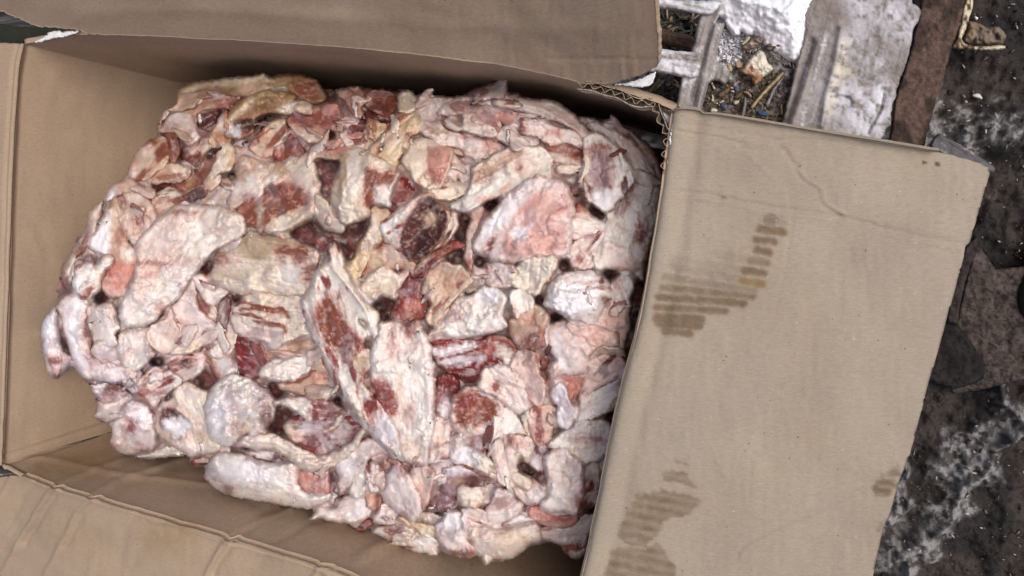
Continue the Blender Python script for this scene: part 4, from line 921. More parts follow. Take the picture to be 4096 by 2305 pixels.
meat('C', F_, 'large pale pork slab with a white fat edge on the left side', 9, 11, 24, 'W', '868,960 965,760 988,650 985,500 1070,395 1160,300 1285,235 1400,228 1560,240 1735,288 1775,370 1740,455 1650,500 1560,545 1430,690 1300,885 1180,1005 1090,1095 960,1115 878,1065', [('C', '960,900 1000,640 1000,500 1170,310 1400,250 1460,280 1340,400 1270,560 1150,760 980,990', .55), ('R', '1120,640,70,10', .5), ('R', '1290,270,60,14', .6), ('S', '1060,720,50,12', .6), ('T', '1240,360,120,60', .35), ('S', '1160,970,30,40', .6)], [('1480,250 1380,390 1310,520 1180,760 950,1000', 16, -1.6), ('1600,380 1400,480 1290,700', 8, -1.2)], frost=.35, dome=5, wr=.7)
meat('C', F_, 'pale pink fillet below the large slab with a red dash', 6, 9, 26, 'P', '1095,1110 1180,1005 1380,765 1425,850 1445,960 1500,1020 1575,1100 1500,1155 1400,1215 1290,1290 1220,1300 1145,1300 1150,1240 1105,1195', [('R', '1255,1075,40,12', .9), ('V', '1420,900,25,80', .5)], frost=.35, wr=.7)
meat('C', RS, 'cream folded edge below the pale pink fillet', 8, 7, 14, 'K', '1215,1295 1320,1215 1390,1160 1500,1135 1610,1115 1595,1155 1450,1260 1330,1305', [('B', '1320,1210 1400,1165', .0)], frost=.15)
meat('C', F_, 'pink curl with a small dark hole below the cream folded edge', 5, 9, 22, 'P', '1195,1350 1290,1285 1400,1290 1490,1250 1475,1360 1385,1460 1255,1460', [('D', '1345,1365,38,34', 1)], [('1230,1370 1330,1320 1430,1330', 12, 2), ('1345,1360 1350,1372', 20, -5)], frost=.25)  # shade of the little hole is painted as a dark spot
meat('C', F_, 'drooping frosty limb at the far left tip of the pile', 4, 12, 36, 'P', '285,1150 300,1060 345,990 410,960 450,1100 465,1250 520,1340 485,1430 420,1500 345,1440 308,1350', [('F', '350,1080,70,120', .7), ('V', '440,1170,30,110', .8), ('R', '400,1345,40,30', .7), ('D', '430,1480,50,30', .7)], frost=.7)
meat('C', F_, 'frosted violet white saddle left of the white block', 4, 10, 34, 'P', '400,980 430,890 530,850 640,880 600,990 620,1100 660,1230 700,1330 800,1360 1000,1410 960,1500 700,1500 560,1440 500,1290 450,1120', [('F', '480,980 600,900 560,1250 640,1400 560,1350 490,1200', .8), ('V', '500,1000,70,50', .7), ('R', '640,1120,30,80', .7), ('D', '660,1300,25,50', .6)], frost=.7)
meat('C', F_, 'white block at the left beside the large slab lower end', 7, 10, 26, 'W', '660,1010 830,930 872,1070 885,1120 845,1165 865,1225 760,1245 675,1185', [('P', '760,1130,80,60', .6)], frost=.35)
meat('C', F_, 'rounded white lump below the white block on the left', 6, 11, 36, 'W', '860,1290 890,1180 950,1125 1090,1108 1105,1200 1095,1340 1000,1425 905,1390', [('C', '940,1310,30,40', .6), ('V', '1080,1280,25,80', .7)], frost=.4)
meat('C', F_, 'small cream bulge joining block and lump on the left', 5, 8, 22, 'K', '690,1200 800,1180 870,1240 870,1320 790,1350 700,1320', frost=.4, tone2='V')
meat('C', F_, 'cream lump with a nub above the large slab', 6, 9, 26, 'K', '1115,250 1110,185 1180,118 1260,95 1330,145 1375,145 1330,195 1215,250 1145,275', [('C', '1180,180,50,40', .6)], frost=.25)
meat('C', F_, 'grey white ragged lump left of the brown cup', 4, 9, 24, 'G', '1480,250 1500,150 1560,60 1640,50 1700,120 1740,220 1680,250 1600,240', [('R', '1590,40,60,30', .5), ('V', '1560,130,40,60', .7), ('S', '1800,215,60,25', .6)], frost=.4)
meat('C', F_, 'brown red cup with a thick cream rim left of center', 6, 12, 30, 'K', '1715,240 1745,180 1860,110 1900,30 1980,-60 2080,-90 2190,-110 2270,-60 2300,110 2290,210 2240,315 2090,412 1960,436 1900,405 1860,385 1755,340', [('B', '1728,235 1790,180 1900,140 2000,80 2120,60 2215,150 2215,210 2110,262 1980,300 1890,385 1765,335', .95), ('K', '1885,285,14,110', .9), ('D', '1960,110,80,40', .7), ('C', '2130,30,70,40', .5)], [('1760,270 1950,190 2200,190', 60, -5), ('2260,100 2240,260 2080,390 1960,410', 26, 3)], frost=.1)
meat('C', F_, 'narrow cream wedge right of the brown cup', 6, 8, 18, 'K', '2290,140 2375,190 2420,290 2485,380 2450,405 2330,345 2280,230', [('C', '2420,360,50,30', .5)], frost=.2)
meat('C', F_, 'cream tan bundle with brown folded top left of the long strip', 7, 12, 32, 'K', '1535,745 1575,650 1560,600 1640,570 1690,545 1745,480 1795,405 1900,438 2080,450 2205,492 2305,560 2318,630 2310,690 2255,835 2180,872 2000,862 1850,855 1700,845 1610,800', [('O', '1740,540 1800,430 2050,460 2220,510 2200,570 2000,560 1900,610 1800,600', .75), ('B', '2020,530 2200,530 2220,600 2150,640 2100,580 2020,580', .9), ('B', '2170,700 2300,640 2290,720 2230,780', .85), ('B', '1600,610,60,40', .6), ('W', '2100,720,80,70', .7), ('O', '1680,730,130,40', .45)], [('1780,440 1950,480 2200,530', 14, 2), ('1720,600 1900,620 2050,640', 14, -2.4), ('1600,740 1800,790 2000,850', 12, -1.5), ('2020,680 2050,770 2150,790', 8, -1.6)], frost=.1)
meat('C', F_, 'wide cream plate below the tan bundle', 8, 8, 14, 'K', '1685,1015 1725,950 1800,905 1880,868 2010,868 2215,890 2215,1000 2250,1135 2180,1172 2105,1212 2060,1236 1980,1275 1930,1222 1880,1190 1790,1170 1695,1132', [('P', '1700,1130 1850,1080 2050,1130 2100,1190 1980,1260', .6), ('S', '1975,1020,25,30', .5)], [('1900,880 1930,1020 1960,1200', 10, -1), ('1760,1000 1900,960', 16, 1)], frost=.2, wr=1.2)
meat('C', M2, 'red meat under the left half of the wide cream plate', 4, 9, 26, 'R', '1695,1150 1790,1170 1880,1195 1935,1270 2000,1290 2055,1335 1950,1410 1830,1480 1740,1450 1705,1330', [('B', '1880,1260,60,60', .7), ('T', '2000,1320,60,30', .7)], frost=.1)
meat('C', F_, 'tan pink fold under the right half of the cream plate', 4, 8, 24, 'T', '1930,1300 2080,1240 2240,1190 2290,1300 2280,1370 2100,1350 2000,1340', frost=.1)
meat('C', F_, 'striped red and cream sliver between fillet and plate', 6, 7, 14, 'R', '1580,1070 1598,980 1650,895 1672,930 1672,1010 1625,1115', [('K', '1610,1000,14,70', .8)], frost=.15)
meat('C', F_, 'pinkish cream lump between the large slab and the bundle', 5, 9, 26, 'P', '1385,765 1425,708 1520,715 1560,650 1600,800 1640,835 1625,862 1530,922 1450,860', [('V', '1420,830,30,50', .7), ('K', '1560,860,60,30', .7)], frost=.4)
meat('C', F_, 'layered pink white ridge left of the red meat', 4, 8, 20, 'K', '1440,880 1500,900 1560,1000 1600,1120 1690,1030 1710,1150 1700,1260 1600,1340 1560,1330 1500,1290 1610,1130 1500,1030', [('R', '1480,960,40,60', .7), ('V', '1520,1190,60,50', .7), ('D', '1620,1080,30,60', .7)], frost=.35)
meat('C', F_, 'folded cream and red ridge in the lower left gap', 4, 8, 20, 'K', '1500,1260 1560,1300 1640,1340 1740,1440 1700,1520 1560,1470 1500,1360', [('B', '1500,1270 1560,1400 1600,1480 1540,1470', .8), ('F', '1650,1400,60,40', .5)], frost=.35)
# --- upper middle
meat('B', RS, 'long arched rind at the top edge right of the middle', 6, 10, 22, 'P', '1095,345 1130,308 1240,278 1300,288 1335,330 1500,338 1650,358 1765,410 1830,468 1892,560 1912,620 1890,675 1820,612 1720,552 1600,502 1480,462 1350,422 1250,402 1165,392', [('T', '1400,360 1700,400 1860,560 1880,640 1700,510 1500,420', .5), ('C', '1780,500,80,40', .6)], [('1200,300 1230,350 1200,400', 14, -1.6), ('1350,380 1600,440 1850,600', 20, 2)], frost=.2)
meat('B', M2, 'pink and red torn lump below the arched rind left end', 5, 10, 24, 'P', '815,455 900,368 990,338 1090,368 1180,400 1252,480 1285,550 1250,625 1180,582 1080,535 1000,482 950,475 870,472', [('R', '900,400 1050,370 1180,440 1240,530 1200,560 1080,470 960,440', .6), ('R', '1220,580,40,40', .7), ('C', '1100,440,80,40', .5)], frost=.1, tone2='S', wr=1.4)
meat('B', M2, 'salmon block under the middle of the arched rind', 4, 8, 14, 'S', '1230,445 1300,425 1415,460 1402,525 1340,532 1285,505', [('P', '1340,480,50,30', .4)], frost=.1)
meat('B', M2, 'pale pink bar with a bright red cut end', 7, 9, 12, 'P', '1405,600 1410,540 1422,490 1500,488 1580,510 1700,570 1800,600 1858,655 1855,690 1750,664 1640,672 1550,634 1430,612', [('R', '1402,610 1405,540 1418,488 1440,490 1432,610', .95), ('S', '1660,600,60,30', .8)], frost=.1)
meat('B', F_, 'torn white and pink flap in the middle of the upper group', 7, 8, 14, 'W', '845,540 880,500 985,545 1008,440 1060,468 1130,530 1205,560 1245,612 1150,615 1030,594 930,598', [('R', '855,530,12,40', .9), ('S', '1080,520,60,30', .5), ('C', '1180,590,50,25', .6)], frost=.1)
meat('B', F_, 'long pink white fold under the torn flap', 6, 8, 18, 'P', '680,600 695,535 760,515 850,530 900,580 1020,600 1180,620 1290,720 1180,765 1100,775 960,705 900,705 820,694 750,650', [('S', '1200,700,60,40', .7), ('R', '1130,640,50,14', .6), ('W', '1080,690,60,40', .6), ('K', '800,580,80,40', .6)], frost=.15, wr=1.5)
meat('B', F_, 'cream frilled edge hanging below the long pink fold', 5, 7, 14, 'K', '900,700 980,690 1100,770 1185,765 1170,800 1060,770 960,740', [('S', '930,690,50,20', .6)], frost=.1, rag=6)
meat('B', F_, 'pink fan shaped slice left of the red cut bar', 5, 7, 16, 'P', '1235,625 1290,560 1400,528 1412,610 1525,640 1515,705 1430,675 1350,692', [('C', '1380,610,60,40', .5)], frost=.15)
meat('B', M2, 'brown red muscle with crumpled cream lower half', 4, 10, 22, 'K', '1620,730 1650,675 1780,688 1892,720 1880,800 1842,885 1740,915 1640,850', [('B', '1640,700 1680,690 1880,720 1870,790 1800,785 1740,760 1650,740', .9), ('G', '1780,860,90,30', .6)], frost=.15, wr=1.6)
meat('B', F_, 'long grey white diagonal slice with a tan stripe', 9, 9, 14, 'G', '905,1112 1000,1060 1068,930 1055,855 1180,778 1330,715 1520,698 1625,760 1640,860 1625,925 1545,905 1400,985 1270,1055 1165,1115 1080,1162 990,1175 925,1155', [('B', '1100,960 1090,900 1200,850 1300,780 1380,745 1380,770 1260,860 1180,920', .55), ('T', '1070,900 1150,810 1330,735 1460,730 1340,800 1200,890 1090,960', .7), ('S', '1260,1030 1340,950 1360,940 1330,1010', .8), ('S', '1180,1080,60,20', .6), ('R', '1410,850,10,25', .6)], [('1080,950 1250,860 1420,740', 12, -1.8), ('1300,960 1450,830', 20, 1.5)], frost=.4, wr=.6)
meat('B', F_, 'cream wedge with a salmon red inner face', 7, 10, 20, 'K', '582,810 610,740 650,685 700,655 780,668 850,698 925,722 925,790 900,870 855,985 780,1025 690,1005 635,910', [('S', '740,760 800,700 850,700 920,730 900,860 850,960 800,975 745,880', .75), ('R', '800,920,50,50', .4), ('B', '780,740,40,40', .4)], [('735,700 745,860 800,980', 10, -1.5)], frost=.15)
meat('B', F_, 'ragged pink tongue between the wedge and the diagonal slice', 6, 7, 12, 'P', '890,880 930,755 1000,825 1062,850 1062,960 1010,1000 965,905 940,955 912,920', [('K', '930,850,40,60', .5), ('V', '1020,930,40,60', .4)], frost=.2, rag=5)
meat('B', F_, 'crumbly cream lumps below the salmon wedge', 6, 9, 20, 'K', '755,1025 880,975 1045,955 1065,1000 1000,1065 910,1105 850,1085 780,1065', [('V', '1000,980,60,40', .4)], frost=.15, rag=6, wr=1.8, tone2='W')
meat('B', F_, 'yellowish ribbed curve of fat with red streaks', 6, 11, 26, 'Y', '315,745 400,632 480,540 520,468 600,458 682,470 694,560 645,612 565,680 532,765 490,848 390,795 330,755', [('R', '390,660 440,590 560,480 590,475 500,570 420,650', .85), ('R', '380,740 400,690 480,635 440,700 400,740', .8), ('B', '610,625,20,22', .8), ('K', '480,660,90,70', .5)], [('400,700 500,580 620,490', 12, -2), ('460,760 560,650 660,570', 10, -1.6)], frost=.1)
meat('B', F_, 'big cream wedge with a red brown streaked face', 8, 12, 18, 'K', '35,1100 70,960 118,880 130,765 200,728 320,742 395,792 495,850 502,890 535,900 490,990 475,1145 400,1122 332,1132 312,1205 220,1255 125,1262 95,1180', [('O', '45,1090 80,950 130,860 150,780 160,900 110,1050 90,1140', .7), ('B', '295,865 400,890 500,895 470,960 390,980 352,1060 345,1130 292,1140 285,980', .95), ('W', '360,1010 470,1000 470,1140 400,1115', .8), ('W', '220,900,60,130', .5), ('O', '270,800,30,110', .3)], [('150,790 160,950 100,1150', 10, 2), ('290,850 290,1140', 12, -1.8)], frost=.1)
meat('B', M2, 'brown red meat right of the big cream wedge', 3, 9, 24, 'R', '470,1000 515,930 600,925 645,1040 570,1110 480,1180', [('T', '510,1010,40,60', .5)], frost=.05)
meat('B', F_, 'tan yellow chunk left of the ribbed curve', 4, 8, 20, 'Y', '295,650 297,510 350,498 465,550 400,618 330,700', [('O', '330,600,30,80', .6), ('B', '320,520,30,30', .5)], frost=.05)
meat('B', M2, 'pinkish pointed meat scrap at the back edge', 6, 7, 14, 'C', '75,295 160,265 250,252 300,330 330,360 270,400 275,490 210,482 150,382 90,312', [('R', '200,380,40,70', .5), ('B', '260,300,50,30', .5)], frost=.05)
meat('B', M2, 'brown lump row at the back edge left of the cream block', 3, 9, 24, 'B', '240,300 330,270 460,288 560,300 540,380 480,450 440,530 380,485 310,420 270,360', [('T', '300,370,40,40', .7), ('O', '400,310,80,30', .6), ('R', '440,320,30,30', .6)], frost=.05)
meat('B', F_, 'cream block standing at the back edge', 6, 10, 20, 'K', '525,370 540,298 612,278 642,310 658,422 622,465 560,462 522,415', [('T', '560,430,30,40', .5)], frost=.2)
meat('B', F_, 'pink grey slab at the back edge left of the torn lump', 4, 8, 16, 'P', '655,430 690,325 760,318 935,350 885,395 805,452 785,495 700,485', [('C', '800,360,90,25', .6)], frost=.2, tone2='V')
meat('B', M2, 'dark red glossy meat behind the cream wedge', 2, 8, 20, 'D', '100,480 150,420 230,480 330,430 480,480 470,540 330,640 250,640 160,600', [('R', '190,540,40,40', .8), ('W', '430,460,25,18', .9)], frost=.05)
meat('B', M2, 'red meat strips under the slab with the hole', 2, 8, 20, 'B', '60,660 150,600 300,620 310,700 220,740 100,750 0,720', [('R', '230,610,50,30', .7), ('W', '280,690,30,20', .7)], frost=.05)
meat('B', F_, 'frost dusted oval hollow disc near the right rim', 8, 8, 14, 'W', '1885,730 1892,640 1990,612 2085,680 2165,760 2235,880 2225,975 2130,1105 2050,1175 1960,1125 1898,1055 1888,960 1898,820', [('V', '1915,730 1990,690 2060,720 2090,850 2080,1000 2000,1060 1920,980 1915,830', .8), ('B', '1905,710 1960,680 2050,690 2060,725 1980,715 1920,740', .75), ('F', '2040,1080,110,70', .7), ('S', '2080,950,20,60', .4)], [('1990,760 2000,960', 60, -3.5)], frost=.5, wr=.4)
meat('B', F_, 'thin curved cream flap on the left of the oval disc', 9, 6, 10, 'K', '1880,740 1905,735 1912,830 1900,900 1860,950 1828,980 1850,920 1880,850', frost=.1)
meat('B', F_, 'knobby pink strip curving round the oval disc', 4, 10, 24, 'P', '1905,545 1960,500 2060,560 2150,590 2270,690 2340,830 2380,960 2360,1110 2240,1120 2235,900 2180,760 2080,660 1990,600', [('T', '2250,740,50,60', .6), ('C', '2200,640,80,50', .6)], frost=.25, wr=1.4)
meat('B', RS, 'darker outer rind in the shade of the right corner', 1, 9, 24, 'C', '2065,560 2100,540 2210,570 2340,670 2425,800 2450,940 2420,1060 2370,960 2335,830 2255,700 2160,605', [('T', '2330,760,80,50', .6)], frost=.15)
meat('B', F_, 'pink back edge fold between arched rind and corner', 2, 8, 20, 'P', '1860,490 1960,485 2060,540 2080,620 1990,610 1930,600 1900,540', frost=.2)
meat('B', M2, 'dark red meat left of the frosted oval disc', 2, 8, 20, 'D', '1620,920 1700,930 1800,900 1890,940 1900,1040 1800,1070 1760,1010 1700,960', [('W', '1800,940,30,30', .7)], frost=.1)
# --- right side
meat('D', F_, 'folded white pink tube below the oval disc', 5, 10, 24, 'P', '2130,170 2170,70 2210,25 2300,110 2400,160 2420,130 2400,215 2300,235 2190,258 2145,235', [('T', '2270,90,60,60', .6), ('R', '2180,70,30,14', .6), ('W', '2220,180,100,30', .8)], [('2160,130 2280,160 2400,170', 10, -1.8), ('2160,200 2290,210', 8, -1.5)], frost=.35)
meat('G', F_, 'smooth white pink sheet running down the right rim', 5, 10, 30, 'W', '365,140 425,60 445,-60 500,-130 565,0 585,120 575,300 548,450 522,600 495,770 430,720 330,705 250,682 160,695 115,640 165,500 225,350 265,255 310,292', [('R', '300,280 350,170 440,20 430,110 370,240', .85), ('R', '480,430,26,60', .8), ('S', '380,650,110,60', .55), ('R', '130,430,40,26', .5), ('C', '280,560,100,60', .4)], [('260,270 220,380 160,620', 14, -1.5)], frost=.4, wr=.5, tilt=(-6, 0))
meat('D', F_, 'pink frosted pad left of the smooth rim sheet', 6, 8, 26, 'P', '2145,380 2190,300 2290,250 2400,230 2350,380 2310,500 2200,500 2150,460', [('R', '2270,250,40,24', .6), ('R', '2210,430,14,16', .7)], frost=.5)
meat('D', F_, 'large frosted pink slab with a salmon lower right half', 9, 11, 24, 'P', '1425,360 1440,290 1500,160 1600,50 1700,-50 1770,-110 1900,-195 2005,-142 2065,-140 2116,-90 2165,40 2143,130 2152,250 2112,390 2060,408 1920,408 1760,446 1620,456 1540,430', [('S', '1640,380 1660,240 1760,60 1900,-60 2050,-130 2130,-40 2120,260 2080,390 1900,400 1740,430', .62), ('R', '1520,400 1540,330 1590,260 1570,330 1560,400', .85), ('F', '1480,300 1600,100 1760,-80 1860,-150 1800,0 1620,200', .7), ('F', '1770,240,50,40', .9), ('R', '2080,60,40,26', .4), ('R', '1740,-40 1880,-160 1890,-150 1750,-20', .5)], [('1740,-60 1640,60 1570,230', 10, -1.2), ('1530,420 1560,330 1600,260', 10, -2)], frost=.5, wr=.5, dome=4)
meat('D', RS, 'thin pinkish strip left of the large frosted slab', 8, 7, 12, 'C', '1372,400 1385,300 1425,180 1435,85 1490,55 1505,100 1455,205 1428,350 1445,470 1412,500', [('B', '1410,470,20,30', .6)], frost=.3)
meat('D', F_, 'dark centred muscle disc ringed with white fat', 8, 10, 18, 'W', '775,205 798,160 880,70 975,15 1055,-45 1140,-45 1205,40 1265,100 1255,200 1205,300 1132,375 1052,445 960,425 868,335 785,275', [('N', '1000,90 1070,-10 1150,-10 1210,50 1245,110 1240,200 1190,290 1120,395 1045,445 960,425 915,335 925,220', 1), ('D', '960,150 1030,60 1060,-10 1040,200 970,350', .3), ('T', '1125,130,42,52', .85)], [('900,130 960,60 1050,-20', 12, 2)], frost=.15, wr=.6)
meat('D', F_, 'cream shell leaning on the right of the dark muscle disc', 9, 7, 14, 'K', '1125,365 1165,250 1268,88 1305,78 1320,180 1305,240 1245,315 1180,355', [('T', '1200,290,60,50', .4)], [('1290,100 1300,220 1200,340', 14, 1.6)], frost=.15)
meat('D', F_, 'yellow cream strip curving down left of the muscle disc', 6, 9, 22, 'Y', '545,530 598,380 678,200 695,60 775,45 835,75 805,180 782,270 705,345 645,455 592,575', [('W', '700,240,60,120', .5), ('B', '780,60,40,30', .4)], frost=.15)
meat('D', F_, 'tan dome with a red left rim below the muscle disc', 6, 10, 26, 'T', '590,575 638,450 690,360 785,285 905,360 1025,440 995,535 940,505 880,515 780,505 690,545', [('R', '600,590 640,470 700,380 790,290 800,310 720,400 660,500 620,590', .85), ('Y', '720,420,60,60', .6), ('P', '860,400,80,60', .5)], frost=.15)
meat('D', F_, 'ragged cream lump with a brown tint below the tan dome', 8, 9, 22, 'K', '585,645 640,580 740,500 835,508 905,560 960,480 960,530 885,660 850,730 780,705 740,735 640,695', [('O', '800,640,90,50', .45), ('V', '790,720,60,40', .7), ('R', '930,500,30,30', .6)], frost=.1, rag=6, wr=1.6)
meat('D', RS, 'red strip with cream edge crossing below the muscle disc', 7, 8, 14, 'R', '990,545 1055,450 1160,370 1270,315 1372,305 1385,350 1295,375 1185,435 1110,505 1055,570', [('K', '1000,540 1060,450 1160,375 1150,385 1050,480', .8), ('S', '1330,330,50,20', .6), ('T', '1260,400,90,20', .6)], frost=.1)
meat('D', M2, 'red salmon meat left of the tan triangular plate', 6, 9, 24, 'R', '825,850 880,700 920,560 960,525 1055,560 1075,650 1115,760 1105,840 1000,880 900,895', [('S', '1000,760,80,60', .5), ('V', '1000,650,70,60', .35), ('B', '980,830,60,40', .6)], frost=.25)
meat('D', F_, 'tan triangular plate with a cream rolled rim', 9, 8, 14, 'T', '1055,665 1078,560 1180,458 1320,468 1400,528 1445,582 1380,645 1300,725 1230,815 1170,895 1108,898 1098,840 1130,760 1088,700', [('K', '1440,580 1380,640 1230,800 1160,890 1110,880 1150,840 1250,740 1350,630', .75), ('K', '1110,660,50,60', .5)], [('1430,590 1300,710 1160,880', 10, 2)], frost=.1, wr=.8)
meat('D', M2, 'dark brown scrap under the right tip of the tan plate', 5, 7, 14, 'N', '1380,640 1445,585 1530,630 1510,660 1400,680', [('K', '1440,650,50,14', .6)], frost=.1)
meat('D', F_, 'knuckled cream knot right of the tan plate tip', 6, 9, 18, 'P', '1425,470 1480,480 1560,500 1600,600 1580,650 1520,620 1450,580', [('V', '1500,480,60,40', .7), ('D', '1540,590,30,40', .6)], frost=.35)
meat('D', F_, 'lettuce like frilled cream fat below the frosted slab', 8, 9, 16, 'K', '1695,580 1712,520 1755,470 1800,420 1950,398 2055,430 2005,565 1935,625 1905,665 1830,665 1755,625', [('P', '1900,580,60,60', .5)], [('1850,440 1840,600', 8, -1.4), ('1930,430 1910,600', 8, -1.4), ('1780,490 1790,600', 7, -1.2)], frost=.3, rag=7, wr=2)
meat('D', F_, 'pale violet lump between the frilled fat and the tan plate', 6, 10, 30, 'P', '1540,480 1620,450 1720,470 1740,560 1710,640 1640,640 1560,610', frost=.6, tone2='V')
meat('D', F_, 'biggest snow white lump on the right', 9, 12, 40, 'W', '1950,730 1985,610 2040,560 2160,540 2300,525 2400,590 2440,680 2375,705 2385,790 2305,905 2200,885 2080,835 1965,785', [('F', '2180,720,170,110', .9), ('P', '2200,570,140,40', .5)], frost=.8, rag=6)
meat('D', F_, 'wide knobbly white lump in the center right', 8, 11, 32, 'W', '1110,985 1180,940 1228,860 1300,740 1400,700 1500,635 1605,635 1685,720 1665,830 1690,905 1610,965 1450,985 1300,995 1200,975', [('R', '1290,840,70,40', .4), ('C', '1360,760,80,50', .5), ('F', '1560,680,80,50', .7)], frost=.45, wr=1.6, rag=5)
meat('D', F_, 'torn white scrap beside the wide knobbly lump', 9, 7, 12, 'W', '1715,800 1700,690 1750,645 1832,675 1856,770 1802,825 1765,875 1742,855', [('R', '1705,795,30,20', .6), ('P', '1800,740,40,50', .4)], frost=.35)
meat('D', M2, 'pinkish brown lump with a red lower edge', 7, 11, 30, 'T', '1712,1015 1705,900 1760,865 1850,775 1935,800 1975,860 1965,960 1965,1045 1900,1088 1780,1088 1735,1055', [('R', '1740,1060 1780,1020 1960,940 1960,1040 1900,1080 1780,1085', .65), ('S', '1850,880,70,60', .35)], frost=.25, wr=.8)
meat('D', M2, 'red and white striped rib meat dusted with frost', 6, 10, 22, 'R', '1115,1030 1200,995 1300,988 1480,1000 1560,975 1660,995 1735,1060 1748,1110 1695,1210 1600,1210 1500,1280 1400,1295 1310,1305 1245,1240 1150,1165', [('F', '1125,1090 1290,1060 1440,1030 1450,1060 1300,1110 1140,1130', .85), ('F', '1190,1170 1400,1130 1520,1140 1400,1180 1230,1200', .6), ('K', '1590,1050 1650,1060 1740,1110 1690,1190 1640,1140', .85), ('S', '1560,1080,50,30', .6), ('B', '1620,1010,90,30', .5)], [('1130,1130 1300,1090 1450,1050', 12, -2.6), ('1230,1220 1400,1180 1530,1150', 12, -2.4)], frost=.45)
meat('D', F_, 'soft pink blob with frosted left edge at the right', 7, 12, 34, 'C', '1975,940 2080,888 2200,900 2300,915 2460,945 2510,1000 2485,1065 2350,1085 2292,1135 2285,1165 2242,1265 2150,1275 2080,1265 2000,1325 1978,1305 1990,1200 2035,1150 1988,1055', [('F', '1990,1000 2060,950 2100,1100 2140,1250 2030,1180', .6), ('P', '2180,1080,100,80', .5), ('S', '2300,980,120,50', .35)], frost=.45, wr=.4, dome=4)
meat('D', F_, 'pink shoulder against the flap above the soft blob', 5, 11, 34, 'C', '2330,900 2390,790 2440,690 2500,720 2570,790 2560,960 2500,1080 2400,1040', [('S', '2450,900,60,80', .4)], frost=.4)
meat('D', F_, 'white crumpled wad against the flap beside the snow white lump', 6, 9, 24, 'W', '2440,640 2500,560 2560,560 2590,660 2580,790 2500,790 2450,720', [('R', '2470,560,20,60', .6)], frost=.45, wr=1.4)
meat('D', M2, 'salmon triangle under the soft pink blob', 5, 8, 14, 'S', '1985,1330 2080,1262 2245,1262 2235,1335 2135,1450 2060,1425 2005,1360', frost=.15, tone2='C')
meat('D', F_, 'tan pink half moon with a white lower fold by the flap', 7, 10, 22, 'C', '2205,1440 2250,1300 2300,1160 2400,1130 2540,1150 2545,1290 2400,1340 2290,1400 2235,1460', [('P', '2400,1260,120,60', .4), ('R', '2180,1440,20,60', .4)], frost=.2, wr=.5)
meat('F', F_, 'white draped fold hugging the flap edge', 8, 9, 18, 'W', '2165,355 2190,250 2230,150 2330,110 2530,20 2530,90 2490,180 2400,270 2262,340 2185,380', [('P', '2330,240,110,40', .4)], [('2220,230 2350,170 2510,70', 12, -2)], frost=.35, wr=.6)
meat('D', RS, 'white lip curling over the tan pink half moon', 8, 7, 14, 'K', '2288,1150 2310,1090 2380,1062 2490,1082 2535,1150 2400,1110 2340,1130', frost=.3)
meat('F', F_, 'white upright frosted strip left of the draped fold', 8, 9, 18, 'F', '1995,105 2038,45 2085,60 2145,170 2165,265 2125,380 2058,340 2052,225 1998,165', [('V', '2130,200,20,100', .5), ('V', '2030,110,30,60', .35)], frost=.7)
meat('D', M2, 'flat pinkish stick standing between the blob and the ear lump', 7, 9, 14, 'C', '1722,1240 1728,1170 1760,1098 1832,1085 1905,1118 1925,1250 1965,1385 1935,1478 1895,1490 1815,1425 1785,1325', [('R', '1880,1180,20,70', .35), ('R', '1830,1400,40,40', .4), ('T', '1830,1140,50,60', .4)], frost=.2, wr=.4)
meat('D', M2, 'dark red scraps below the pinkish brown lump', 3, 8, 20, 'D', '1820,1080 1960,1040 2010,1100 1990,1220 1930,1250 1900,1120', [('S', '1960,1190,30,40', .6)], frost=.15)
meat('D', F_, 'pink ear lump with cream wrinkled top', 7, 12, 32, 'P', '1480,1285 1505,1215 1640,1195 1745,1230 1805,1320 1838,1440 1805,1530 1700,1520 1600,1450 1470,1375', [('K', '1540,1280,70,60', .6), ('R', '1600,1355,16,22', .8), ('C', '1740,1380,60,90', .5)], [('1640,1340 1740,1370 1800,1480', 8, -1.2)], frost=.3)
# --- middle strips
meat('D', RS, 'long grey white rind strip with a brown lean patch in the center', 12, 11, 24, 'G', '205,755 255,620 318,490 388,440 378,372 408,315 462,338 492,420 505,480 545,580 605,680 680,755 742,815 755,885 742,985 708,998 678,955 648,890 600,870 625,920 690,965 640,1050 692,1085 705,1200 652,1300 702,1400 760,1455 892,1640 890,1835 862,1848 750,1765 640,1645 540,1505 440,1365 368,1205 296,1050 236,900', [('B', '395,700 430,760 490,860 545,940 650,1045 625,1095 545,1145 460,1105 380,1025 302,945 285,855 312,775', 1), ('R', '480,960 560,930 630,1040 590,1080', .55), ('O', '560,1150 660,1130 690,1250 660,1320 590,1240', .6), ('W', '655,885 725,825 755,885 740,985 708,990 680,940', .9), ('P', '600,660,70,120', .4), ('K', '430,720 540,900 660,1000 640,900 520,760', .5), ('F', '800,1680,80,120', .6), ('R', '660,1280,40,50', .5)], [('400,470 540,640 660,800', 14, 2.6), ('400,360 420,470', 16, 2), ('330,520 280,760 350,1040 500,1360 700,1640', 30, 2.4), ('340,800 480,1080', 40, -1.6)], frost=.35, wr=.5)
